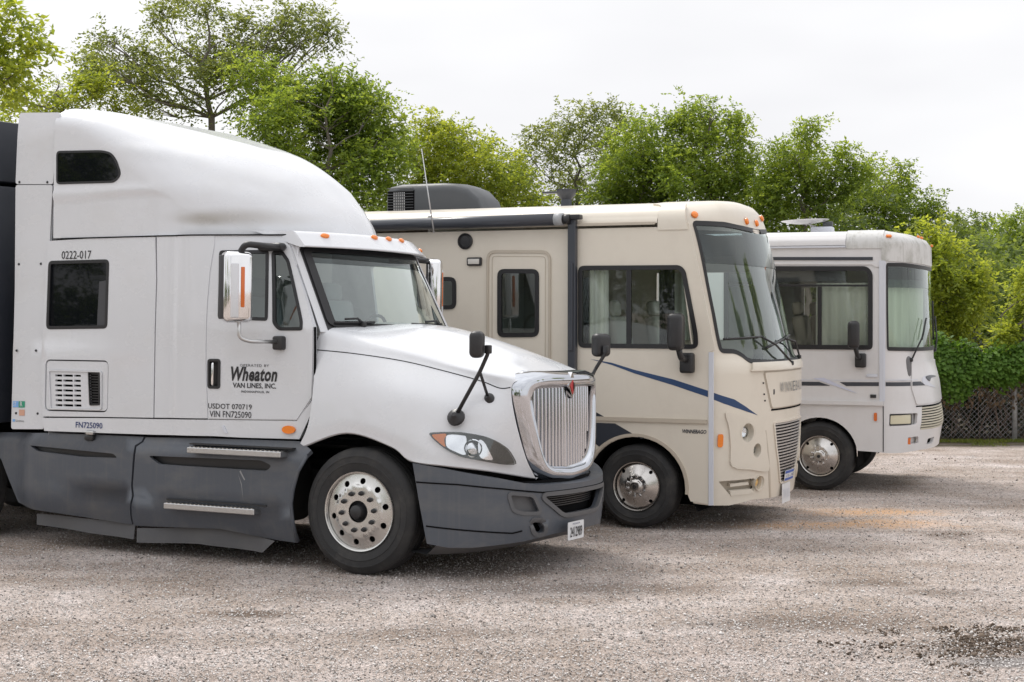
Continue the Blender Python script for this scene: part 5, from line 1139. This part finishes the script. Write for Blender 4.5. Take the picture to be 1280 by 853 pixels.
g = bigmesh('ground', V, Q, gm, None, True); tag(g, kind='structure')
rng = np.random.default_rng(7)
# loose crushed stone lying on the lot: real pieces, densest near the camera
def island_mat(name, cols, rough=.9):
    m, n, l, b = nodes(name); geo = n.new('ShaderNodeNewGeometry'); r = n.new('ShaderNodeValToRGB'); e = r.color_ramp.elements
    e[0].color = (*cols[0], 1); e[1].color = (*cols[-1], 1)
    for i, c in enumerate(cols[1:-1]): q = e.new((i+1)/(len(cols)-1)); q.color = (*c, 1)
    l.new(geo.outputs['Random Per Island'], r.inputs[0]); l.new(r.outputs[0], b.inputs['Base Color']); b.inputs['Roughness'].default_value = rough; b.inputs['Specular IOR Level'].default_value = .2; return m
def stones(name, P, S, mat, flat=.6, round_=False):
    n_ = len(P); B = np.array([(1, 0, 0), (-.5, .87, 0), (-.5, -.87, 0), (0, 0, 1), (0, 0, -1)], float)
    F_ = np.array([(0, 1, 3), (1, 2, 3), (2, 0, 3), (1, 0, 4), (2, 1, 4), (0, 2, 4)])
    if round_:
        g_ = (1+5**.5)/2; B = np.array([(-1, g_, 0), (1, g_, 0), (-1, -g_, 0), (1, -g_, 0), (0, -1, g_), (0, 1, g_), (0, -1, -g_), (0, 1, -g_), (g_, 0, -1), (g_, 0, 1), (-g_, 0, -1), (-g_, 0, 1)], float)/1.9
        F_ = np.array([(0, 11, 5), (0, 5, 1), (0, 1, 7), (0, 7, 10), (0, 10, 11), (1, 5, 9), (5, 11, 4), (11, 10, 2), (10, 7, 6), (7, 1, 8), (3, 9, 4), (3, 4, 2), (3, 2, 6), (3, 6, 8), (3, 8, 9), (4, 9, 5), (2, 4, 11), (6, 2, 10), (8, 6, 7), (9, 8, 1)])
    A = rng.uniform(0, 6.28, n_); J = rng.uniform(.6, 1.35, (n_, len(B), 3)); V = B[None]*J; V[..., 2] *= flat
    tl = rng.uniform(-.5, .5, (n_, 1)); x = V[..., 0]*np.cos(A)[:, None]-V[..., 1]*np.sin(A)[:, None]; y = V[..., 0]*np.sin(A)[:, None]+V[..., 1]*np.cos(A)[:, None]; z = V[..., 2]+x*tl
    V = np.stack([x, y, z], -1)*S[:, None, None]+P[:, None, :]
    Q = (F_[None]+(np.arange(n_)*len(B))[:, None, None]).reshape(-1, 3)
    return bigmesh(name, V.reshape(-1, 3), Q, mat, None, False, 3)
n_ = 120000
Y = 8.8/(1-rng.random(n_)*(1-8.8/24)); X = (rng.random(n_)-.5)*2*(.34*Y+.7)
Z = np.array([gz(a, b) for a, b in zip(X, Y)])
S = np.exp(rng.normal(math.log(.0062), .36, n_))
st_ = stones('gravel', np.stack([X, Y, Z], 1), S, island_mat('crushed_stone', [(.13, .118, .11), (.34, .315, .295), (.54, .51, .49), (.66, .63, .61), (.78, .75, .73)])); tag(st_, 'loose pale crushed stone scattered over the parking lot', 'gravel', None, 'stuff')
# dark clods of earth in the lower right corner and a few by the sand patch
cp_ = []
for (x, y), r, k in zip([(3.223,10.614),(3.047,10.745),(2.751,10.241),(2.457,10.412),(4.307,15.621),(3.387,10.745),(3.162,10.241),(2.457,10.412),(2.246,10.052),(2.732,9.716),(5.787,25.4)], (.5, .35, .2, .25, .22, .3, .45, .2, .3, .3, .2), (90, 34, 8, 12, 14, 60, 50, 8, 9, 10, 6)):
    lump = [(x+rng.normal()*r*.6, y+rng.normal()*r*.45) for _ in range(max(3, k//7))]
    for _ in range(k*4):
        a = lump[rng.integers(len(lump))]; cp_.append((a[0]+rng.normal()*.09, a[1]+rng.normal()*.06, 0.0))
for (x, y) in [(6.323,24.142),(6.412,23.622),(6.507,23.622),(6.891,23.123),(6.391,23.37)]:
    for _ in range(5): cp_.append((x+rng.normal()*.09, y+rng.normal()*.12, 0))
cp_ = np.array(cp_); cl = stones('earth_clod', cp_, np.exp(rng.normal(math.log(.0074), .45, len(cp_))), island_mat('dark_earth', [(.05, .036, .026), (.10, .075, .055), (.17, .13, .10)]), .85, True); tag(cl, 'dark crumbs of earth strewn at the lower right of the lot', 'soil', None, 'stuff')
# ------------------------------------------------------------------ foliage
def leaf_quads(P, D, U, ln, wd, jit=0):
    """rhombic leaves: base P, direction D, across U"""
    n = len(P); ln = ln[:, None]; wd = wd[:, None]; Nn = np.cross(D, U); 
    a = P; c = P+D*ln-Nn*ln*.12; b = P+D*ln*.45+U*wd+Nn*ln*.06; d = P+D*ln*.45-U*wd+Nn*ln*.06
    return np.stack([a, b, c, d], 1).reshape(-1, 3)
def unit(v): return v/np.maximum(np.linalg.norm(v, axis=1, keepdims=True), 1e-9)
def sprays(clumps, density, seed, leaf=.1, K=9, twig=.4, droop=.35, gap=.0, shell=.45):
    r_ = np.random.default_rng(seed); out = []; tw = []
    for (x, y, z, r) in clumps:
        n = max(6, int(density*r*r)); d = unit(r_.normal(size=(n, 3))); rad = r*r_.random(n)**shell*(.9+.25*r_.random(n))
        c = np.array((x, y, z)); lob = 1+.30*np.sin(d[:, 0]*5+x*3)*np.cos(d[:, 2]*4+z*2); P = c+d*(rad*lob)[:, None]*np.array((1, .95, .82))
        if gap:
            m = np.array([noise.noise(Vector(p)*1.6) for p in P]) > gap-.35; P = P[m]; d = d[m]; n = len(P)
            if n == 0: continue
        T = unit(d*.9+r_.normal(size=(n, 3))*.6+np.array((0, 0, .15))); L_ = twig*(.6+.8*r_.random(n))
        k = np.arange(K); f = (k+1)/K
        for kk in range(K):
            side = 1 if kk % 2 else -1; fr = f[kk]; q = P+T*(L_*fr)[:, None]+np.array((0, 0, -1.))*(L_*droop*fr*fr)[:, None]
            U0 = unit(np.cross(T, np.array((0, 0, 1.)))+r_.normal(size=(n, 3))*.25)
            D = unit(T*.55+U0*side*(.9 if kk < K-1 else .1)+np.array((0, 0, -.35))+r_.normal(size=(n, 3))*.3)
            W_ = unit(np.cross(D, r_.normal(size=(n, 3))*.55+np.array((0, 0, 1.))))
            l_ = leaf*(.7+.6*r_.random(n)); out.append(leaf_quads(q, D, W_, l_, l_*.27))
    return np.concatenate(out)
def branch_tube(V, Q, P, R_, n=5):
    b = len(V); v, f = tube_data(P, R_, n); V += [tuple(p) for p in v]; Q += [[b+i for i in g] for g in f if len(g) == 4]
DENS = 1.2
def tree(label, clumps, base, leaf, density, mat, seed, twig=.4, gap=0., bmat=None, limbs=True, trunk_r=.07, shell=.45, droop=.35, sub=5, group='trees beyond the fence', name='tree', K=9, thin=1.):
    rd = random.Random(seed); loc = Vector((base[0], base[1], 0)); t = thing(name, label, 'tree', loc, 0, group)
    cl = [(x-loc.x, y-loc.y, z, r) for x, y, z, r in clumps]
    fine = []
    for x, y, z, r in cl:
        m_ = 11 if r > .28 else 5
        for _ in range(m_):
            d = Vector((rd.gauss(0, 1), rd.gauss(0, 1), rd.gauss(.15, .9))).normalized()*r*rd.uniform(.35, .86)
            fine.append((x+d.x, y+d.y, z+d.z*.9, r*rd.uniform(.30, .50)))
        for _ in range(3 if r > .28 else 2):
            d = Vector((rd.gauss(0, 1), rd.gauss(0, .6), rd.gauss(.5, .9))).normalized()*r*rd.uniform(1.0, 1.5)
            fine.append((x+d.x, y+d.y, z+d.z, max(.10, r*rd.uniform(.14, .26))))
    A = sprays(fine, density*DENS, seed, leaf*.84, K, twig*.9, droop, gap, shell)
    bigmesh('crown', A, np.arange(len(A)).reshape(-1, 4), mat, t)
    V = []; Q = []; cx = sum(c[0]*c[3] for c in cl)/sum(c[3] for c in cl); zlo = min(c[2] for c in cl); ztop = max(c[2] for c in cl)
    tp = [Vector((0, 0, -.1))]; h = max(1.2, zlo-.3 if zlo > 2 else zlo+.6)
    for k in range(1, 6): f = k/5; tp.append(Vector((cx*.5*f+rd.uniform(-.1, .1), rd.uniform(-.1, .1), h*f)))
    branch_tube(V, Q, tp, [trunk_r*(1.25-.4*k/5) for k in range(6)], 8)
    ax = [tp[-1]]; top = Vector((cx, 0, ztop))
    for k in range(1, 8): f = k/7; ax.append(tp[-1].lerp(top, f)+Vector((rd.uniform(-.2, .2), rd.uniform(-.2, .2), 0))*f*(1-f)*3)
    branch_tube(V, Q, ax, [trunk_r*.8*(1-.9*k/7) for k in range(8)], 6)
    for (x, y, z, r) in cl:
        c = Vector((x, y, z)); best = min(ax, key=lambda p: abs(p.z-(z-(c-p).length*.55))); mid = best.lerp(c, .5)+Vector((rd.uniform(-.3, .3), rd.uniform(-.3, .3), -.12*(c-best).length+.1))
        P = [best, best.lerp(mid, .5)+Vector((0, 0, .05)), mid, mid.lerp(c, .5)+Vector((rd.uniform(-.12, .12), 0, .08)), c]; r0 = max(.015, min(trunk_r*.36, .009*(c-best).length+.008)*thin)
        branch_tube(V, Q, P, [r0, r0*.8, r0*.6, r0*.45, r0*.3], 5)
        for _ in range(sub):
            s = P[rd.choice((2, 3, 4))]; d = Vector((rd.gauss(0, 1), rd.gauss(0, 1), rd.gauss(.5, .8))).normalized()*r*rd.uniform(.7, 1.15); e = c+d if rd.random() < .7 else s+d
            m_ = s.lerp(e, .5)+Vector((rd.uniform(-.1, .1), rd.uniform(-.1, .1), rd.uniform(-.05, .12)))*r; branch_tube(V, Q, [s, m_, e], [r0*.4, r0*.26, r0*.1], 4)
    bigmesh('trunk', V, Q, bmat or bark, t, True)
    return t
bark = M('grey_brown_bark', (.17, .15, .13), .9, dirt=.5, bump=.4, bscale=30)
lf_g = leafmat('mid_green_leaves', (.110, .172, .042), (.200, .285, .062), (.320, .395, .095), .6)
lf_y = leafmat('yellow_green_leaves', (.150, .215, .044), (.260, .325, .062), (.385, .435, .095), .6)
lf_d = leafmat('dull_green_leaves', (.105, .140, .058), (.170, .215, .082), (.250, .295, .115), .6)
lf_b = leafmat('deep_green_leaves', (.072, .115, .040), (.128, .188, .060), (.200, .262, .085), .55)
rt_ = random.Random(3)
def jit(L_, dy): return [(x, y+rt_.uniform(-dy, dy), z, r) for x, y, z, r in L_]
def at0(px, Y): return ((px-640)/2000*Y, Y)
tree('bright green tree at the far left with its crown cut by the picture edge', jit([(-7.712,24,6.289,0.54),(-7.392,24,5.931,0.24),(-7.591,24,6.646,0.384),(-7.318,24,6.289,0.24),(-7.561,24,5.573,0.264),(-7.895,24,5.871,0.408),(-7.238,24,5.693,0.108),(-7.223,24,6.11,0.144),(-7.472,24,6.467,0.24)], .5), (-9.5, 24.5), .13, 170, lf_y, 11, .42, gap=.1, trunk_r=.08, sub=4)
tree('low yellowish tree peeking over the upper rear corner of the white truck', jit([(-10.34,34,6.861,0.476),(-9.661,34,7.03,0.408),(-8.984,34,6.928,0.374),(-10.765,34,6.59,0.442),(-9.324,34,6.59,0.476),(-9.918,34,6.556,0.476),(-8.645,34,6.759,0.306),(-8.308,34,6.472,0.34)], .8), at0(60, 34), .11, 230, lf_y, 12, .42, gap=.12)
tree('tall open tree with thin bare branches showing against the sky above the truck roof', jit([(-9.208,35,7.902,0.263),(-8.807,35,8.041,0.315),(-8.372,35,7.763,0.385),(-9.106,35,7.415,0.315),(-8.723,35,7.293,0.42),(-7.937,35,7.641,0.35),(-7.678,35,7.032,0.42),(-7.759,35,8.336,0.21),(-7.41,35,8.458,0.297),(-6.975,35,8.249,0.42),(-6.59,35,8.684,0.35),(-6.89,35,7.641,0.438),(-6.102,35,8.51,0.385),(-6.244,35,7.902,0.455),(-5.72,35,8.163,0.385),(-5.319,35,7.867,0.385),(-5.143,35,8.51,0.35),(-4.672,35,8.562,0.385),(-4.219,35,8.51,0.35),(-4.01,35,8.284,0.21),(-5.931,35,7.38,0.455),(-6.543,35,7.119,0.455),(-7.241,35,7.206,0.42),(-8.202,35,6.771,0.385),(-5.408,35,7.293,0.49),(-4.883,35,8.076,0.35),(-4.534,35,7.902,0.315),(-7.286,35,8.979,0.175),(-8.026,35,7.241,0.35),(-6.981,35,6.684,0.385),(-8.375,35,7.206,0.28)], 1.0), at0(268, 35), .105, 205, lf_d, 13, .45, gap=.10, trunk_r=.085, sub=8, shell=.5)
tree('dense leafy tree rising behind the curve of the white roof fairing', jit([(-5.428,33,7.117,0.429),(-5.183,33,6.592,0.627),(-4.689,33,6.756,0.561),(-4.196,33,6.428,0.66),(-3.784,33,6.756,0.528),(-3.423,33,6.461,0.594),(-3.044,33,6.51,0.429),(-4.773,33,6.018,0.693),(-3.951,33,5.854,0.726),(-3.292,33,5.854,0.66),(-2.881,33,5.607,0.561),(-2.551,33,5.854,0.281),(-3.458,33,5.196,0.66),(-2.8,33,5.032,0.561),(-4.034,33,5.196,0.561),(-2.765,33,6.264,0.297),(-2.388,33,5.361,0.33),(-4.61,33,5.443,0.561),(-2.928,33,6.723,0.231),(-2.471,33,4.621,0.429),(-3.13,33,4.539,0.495)], .9), at0(410, 33), .105, 300, lf_g, 14, .40, trunk_r=.09)
tree('yellow green tree behind the roof air conditioner of the beige motorhome', jit([(-2.245,36,5.917,0.468),(-1.706,36,6.096,0.396),(-1.401,36,5.953,0.468),(-0.898,36,5.738,0.504),(-2.156,36,5.379,0.612),(-1.437,36,5.29,0.684),(-0.719,36,5.164,0.648),(-0.144,36,5.29,0.468),(0,36,4.841,0.468),(0.503,36,4.698,0.324),(-1.078,36,4.751,0.54),(-0.359,36,4.662,0.468),(-1.977,36,4.751,0.54),(0.27,36,5.056,0.288),(-0.539,36,5.827,0.288),(-1.885,36,6.311,0.216)], .9), at0(575, 36), .10, 300, lf_y, 15, .38)
tree('sparse dark open tree between the roof vent and the tall round crowns', jit([(0.639,40,6.33,0.32),(0.998,40,6.569,0.36),(1.437,40,6.728,0.36),(1.895,40,6.927,0.4),(2.354,40,7.007,0.36),(2.693,40,6.728,0.32),(1.197,40,6.031,0.48),(1.756,40,6.33,0.44),(2.295,40,6.37,0.44),(0.798,40,5.693,0.44),(1.497,40,5.493,0.52),(2.096,40,5.732,0.44),(0.499,40,5.932,0.24),(2.595,40,6.031,0.4),(1.198,40,5.035,0.4),(1.897,40,5.035,0.4)], 1.0), at0(725, 40), .10, 165, lf_d, 16, .42, gap=.12, sub=8, shell=.5)
tree('tall round-crowned green tree standing over the beige motorhome cab', jit([(3.728,37,6.536,0.296),(4.152,37,6.573,0.444),(4.521,37,6.72,0.333),(4.799,37,6.296,0.555),(4.245,37,6.02,0.629),(5.261,37,6.057,0.407),(5.447,37,5.56,0.407),(4.893,37,5.56,0.629),(4.34,37,5.246,0.629),(5.448,37,5.062,0.333),(4.894,37,4.915,0.555),(3.877,37,5.652,0.481),(3.694,37,5.007,0.518),(5.13,37,6.481,0.296)], .9), at0(885, 37), .10, 280, lf_g, 17, .38, trunk_r=.11)
tree('shorter broad green tree left of the tall round crown', jit([(2.559,38,6.029,0.418),(3.033,38,6.313,0.456),(2.844,38,5.65,0.57),(3.413,38,5.934,0.532),(2.371,38,5.461,0.456),(3.319,38,5.329,0.608),(2.75,38,5.026,0.494),(3.698,38,5.556,0.456),(2.181,38,4.988,0.38),(3.509,38,4.893,0.494),(3.222,38,6.539,0.266)], .9), at0(800, 38), .10, 290, lf_g, 18, .38)
tree('pointed bright green tree rising between the two motorhomes', jit([(6.608,36,6.186,0.216),(6.555,36,5.881,0.36),(6.287,36,5.558,0.468),(6.826,36,5.594,0.432),(7.275,36,5.558,0.288),(5.929,36,5.11,0.504),(6.558,36,5.056,0.612),(7.187,36,5.056,0.54),(7.725,36,5.29,0.288),(5.751,36,4.662,0.468),(6.201,36,4.446,0.468),(6.92,36,4.446,0.54),(6.017,36,5.738,0.18),(7.584,36,4.841,0.396),(5.483,36,4.303,0.288)], .9), at0(1005, 36), .10, 290, lf_g, 19, .38)
tree('green tree with ragged pointed tips above the white motorhome roof', jit([(8.662,39,5.353,0.39),(8.469,39,4.867,0.546),(9.053,39,5.061,0.507),(9.439,39,5.605,0.156),(9.383,39,5.256,0.312),(9.541,39,4.77,0.507),(9.931,39,4.634,0.39),(10.223,39,4.634,0.234),(8.958,39,4.381,0.585),(8.179,39,4.381,0.507),(9.933,39,4.186,0.429),(9.446,39,4.186,0.468)], .9), at0(1105, 39), .10, 280, lf_g, 20, .38)
tree('leafy bush glowing yellow green beside the front of the white motorhome', jit([(8.052,31,3.547,0.341),(8.363,31,3.268,0.403),(8.597,31,2.85,0.434),(8.241,31,2.85,0.434),(8.754,31,2.432,0.465),(8.368,31,2.231,0.496),(8.803,31,1.999,0.31),(8.525,31,1.813,0.372),(8.137,31,1.999,0.465),(7.899,31,3.083,0.465),(8.83,31,2.85,0.186)], .6), at0(1185, 31), .11, 310, lf_y, 21, .38, trunk_r=.1)
tree('distant hazy green tree right of the white motorhome', jit([(15.245,55,4.809,0.55),(15.794,55,5.001,0.55),(15.66,55,4.26,0.715),(16.345,55,4.59,0.66),(15.114,55,3.766,0.715),(16.076,55,3.629,0.935),(15.53,55,2.942,0.825),(16.493,55,2.805,0.99),(16.003,55,1.98,0.99)], 1.5), at0(1215, 55), .15, 130, lf_b, 22, .5)
tree('distant rounded green tree at the right picture edge', jit([(15.282,50,4.672,0.5),(15.855,50,4.871,0.55),(15.609,50,4.248,0.75),(16.357,50,4.497,0.65),(16.113,50,3.624,0.85),(15.364,50,3.499,0.75),(15.869,50,2.625,0.9),(15.247,50,2.25,0.75),(16.124,50,1.875,0.9),(16.741,50,3.124,0.85)], 1.5), at0(1270, 50), .14, 160, lf_g, 23, .5)
tree('yellow green sapling branches poking in from the right picture edge', jit([(8.662,27,2.767,0.175),(8.554,27,2.672,0.108),(8.611,27,2.227,0.148),(8.398,27,1.822,0.135),(8.573,27,1.917,0.189),(8.263,27,1.795,0.095),(8.774,27,2.025,0.27),(8.799,27,2.429,0.216)], .3), at0(1292, 27), .10, 420, lf_y, 24, .32, trunk_r=.05)
# trees standing on the camera's side of the lot, mirrored in the windows and chrome
protos = [o for o in C.objects if o.get('category') == 'tree' and o.get('label', '').startswith(('dense leafy', 'tall round', 'pointed bright'))]
for i, (x, y, s, r) in enumerate(((-44, 2, 1.0, .4), (-43, -9, 1.15, 2.), (-38, -20, 1.0, 1.2), (-29, -29, 1.2, 3.), (-18, -35, 1.05, .9), (-6, -39, 1.1, 4.), (7, -39, 1., 2.4), (21, -34, 1.15, 5.), (-50, -14, 1.4, 1.), (-25, -40, 1.4, 2.6), (36, 24, 1.2, .3), (40, 13, 1.4, 1.7), (33, 33, 1.1, 4.2))):
    p = protos[i % len(protos)]; t = thing('tree', 'tree across the lot from the vehicles, seen only as a reflection in windows and chrome', 'tree', (x, y, 0), r, 'reflected trees across the lot'); t.scale = (s*1.3, s*1.3, s*1.45)
    for ch in [c for c in C.objects if c.parent == p]: c2 = ch.copy(); C.objects.link(c2); c2.parent = t
def mass(name, label, boxes, density, leaf, mat, seed):
    r_ = np.random.default_rng(seed); cl = []
    for x0, x1, y0, y1, z0, z1, n in boxes:
        for _ in range(n): cl.append((r_.uniform(x0, x1), r_.uniform(y0, y1), r_.uniform(z0, z1), r_.uniform(.6, 1.0)))
    A = sprays(cl, density, seed, leaf, 8, .45, .35, 0, .5); o = bigmesh(name, A, np.arange(len(A)).reshape(-1, 4), mat, None); tag(o, label, 'undergrowth', None, 'stuff'); return o
mass('undergrowth', 'dense shaded undergrowth along the tree line behind the fence', [(-17, 8, 36, 39, .4, 4.2, 150), (-4, 8.5, 38, 40, 3.6, 5.0, 34), (-12, -4, 36, 39, 3.6, 4.8, 18), (6, 14, 38, 41, .3, 3.6, 50), (8.5, 17, 44, 50, .5, 4.0, 60)], 105, .15, lf_b, 31)
ug = [o for o in C.objects if o.name == 'undergrowth'][0]
for (x, y, r) in ((-34, 16, 1.75), (-22, -14, 2.4), (6, -8, 3.14)):
    o = bpy.data.objects.new('undergrowth', ug.data); C.objects.link(o); tag(o, 'shaded undergrowth across the lot, seen only in reflections', 'undergrowth', None, 'stuff')
    o.rotation_euler = (0, 0, r); q = Matrix.Rotation(r, 3, 'Z') @ Vector((-3, 33, 0)); tx, ty = {-34: (-44, 0), -22: (-32, -26), 6: (2, -40)}[x]; o.location = (tx-q.x, ty-q.y, 0); o.scale = (1, 1, 1.2)
# ------------------------------------------------------------------ fence and creeper
FY = 26.9
fe = thing('chain_link_fence', 'rusty chain link fence under the green creeper on the right', 'fence', (6.0, FY, 0))
galv = M('weathered_galvanised_wire', (.32, .32, .33), .6, .2, dirt=.6, dcol=(.16, .10, .07))
V = []; Q = []
hh_ = 1.5; x0, x1 = -2.0, 6.0; pit = .088
k = x0-hh_
while k < x1:
    for sg in (1, -1):
        a = (k, .0) if sg == 1 else (k+hh_, .0); b = (k+hh_, hh_) if sg == 1 else (k, hh_)
        # clip to the panel
        def cl(p, q):
            for (lo_, up_) in ((x0, x1),):
                if p[0] > q[0]: p, q = q, p
                if q[0] < lo_ or p[0] > up_: return None
                def at(x): f = (x-p[0])/(q[0]-p[0]); return (x, p[1]+(q[1]-p[1])*f)
                return (at(max(lo_, p[0])), at(min(up_, q[0])))
        c_ = cl(a, b)
        if c_ and math.dist(*c_) > .02: branch_tube(V, Q, [Vector((c_[0][0], .003*sg, c_[0][1]+.04)), Vector((c_[1][0], .003*sg, c_[1][1]+.04))], [.0034, .0034], 3)
    k += pit
bigmesh('wire_mesh', V, Q, galv, fe)['kind'] = 'stuff'
po = None
for x in (-1.15, 2.47, 5.2):
    if po is None: po = tube('post', [Vector((0, .03, -.1)), Vector((0, .03, 1.44))], .042, M('pale_fence_post', (.42, .42, .42), .5, .3, dirt=.8, dcol=(.16, .11, .08), dscale=(3, 3, 5)), fe, 10); po.location = (x, 0, 0)
    else: share(po, 'post', fe, (x, 0, 0))
tube('top_rail', [Vector((x0, .03, 1.40)), Vector((x1, .03, 1.40))], .02, galv, fe, 8)
# creeper: broad leaves hanging over the top of the fence
r_ = np.random.default_rng(5); n_ = 24000
X = r_.uniform(-2, 6, n_); top_ = 1.60+.10*np.sin(X*2.1)+.06*np.sin(X*5.3+1)+.04*np.sin(X*13); low = .90+.12*np.sin(X*3.1+.5)+.10*np.sin(X*7.7)
f = r_.random(n_)**.8; Z = low+(top_-low)*f; bulge = .42*np.sqrt(np.clip(1-((f-.55)/.62)**2, 0, 1)); Yv = -bulge*r_.random(n_)**.35+r_.random(n_)*.1
Pn = np.stack([X, Yv, Z+.06*r_.normal(size=n_)], 1); D = unit(np.stack([r_.normal(size=n_)*.6, -.55-.3*r_.random(n_), -.75+.9*(f > .85)+.3*r_.normal(size=n_)], 1)); U_ = unit(np.cross(D, np.stack([r_.normal(size=n_)*.3, -np.ones(n_), .7+r_.normal(size=n_)*.3], 1)))
ln = .085*(.5+.9*r_.random(n_)); ivy = thing('creeper', 'thick green creeper hanging over the top half of the chain link fence', 'creeper', (6.0, FY, 0))
lf_i = leafmat('creeper_leaves', (.070, .145, .028), (.135, .245, .045), (.230, .350, .075), .45)
A = leaf_quads(Pn, D, U_, ln, ln*.36); bigmesh('leaves', A, np.arange(len(A)).reshape(-1, 4), lf_i, ivy)
n2 = 1500; X = r_.uniform(-2, 6, n2); Z = r_.uniform(.55, 1.05, n2); Pn = np.stack([X, -.02-.1*r_.random(n2), Z], 1); D = unit(np.stack([r_.normal(size=n2)*.5, -.2*np.ones(n2), -np.ones(n2)], 1)); U_ = unit(np.cross(D, r_.normal(size=(n2, 3)))); ln = .07*(.6+.7*r_.random(n2))
A = leaf_quads(Pn, D, U_, ln, ln*.35); bigmesh('dead_leaves', A, np.arange(len(A)).reshape(-1, 4), island_mat('dry_leaves', [(.08, .055, .035), (.16, .11, .07), (.24, .17, .11)]), ivy)
V = []; Q = []; rv_ = random.Random(9)
for _ in range(150):
    x = rv_.uniform(-2, 6); p = [Vector((x, rv_.uniform(0, .35), -.02))]
    for k in range(7): p.append(p[-1]+Vector((rv_.uniform(-.16, .16), rv_.uniform(-.08, .08), .2)))
    branch_tube(V, Q, p, [.014*rv_.uniform(.4, 1)]*8, 4)
bigmesh('vine_stem', V, Q, M('dry_vine', (.16, .12, .10), .9), ivy, True)
# dark thicket behind the wire
cl = [(r_.uniform(4, 12.2), r_.uniform(27.5, 28.6), r_.uniform(.1, 1.3), r_.uniform(.3, .5)) for _ in range(90)]
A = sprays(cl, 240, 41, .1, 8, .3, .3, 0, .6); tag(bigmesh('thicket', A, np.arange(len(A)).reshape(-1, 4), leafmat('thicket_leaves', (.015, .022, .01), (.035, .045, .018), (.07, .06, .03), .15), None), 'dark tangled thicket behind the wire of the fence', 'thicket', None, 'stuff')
# grass and weeds along the foot of the fence
n_ = 16000; X = r_.uniform(2.5, 12.0, n_); Y = 26.6-np.abs(r_.normal(size=n_))*.45; keep = np.array([noise.noise(Vector((x*1.1, y*1.6, 0))) for x, y in zip(X, Y)]) > .16-.12*(Y > 26.35); X, Y = X[keep], Y[keep]; n_ = len(X)
Pn = np.stack([X, Y, np.zeros(n_)], 1); D = unit(np.stack([r_.normal(size=n_)*.5, r_.normal(size=n_)*.5, np.ones(n_)], 1)); U_ = unit(np.cross(D, r_.normal(size=(n_, 3)))); ln = .05*(.4+1.1*r_.random(n_))
A = leaf_quads(Pn, D, U_, ln, ln*.12); tag(bigmesh('grass', A, np.arange(len(A)).reshape(-1, 4), leafmat('grass_blades', (.08, .11, .02), (.14, .18, .03), (.25, .24, .08), .3), None), 'low grass and weeds along the foot of the fence', 'grass', None, 'stuff')
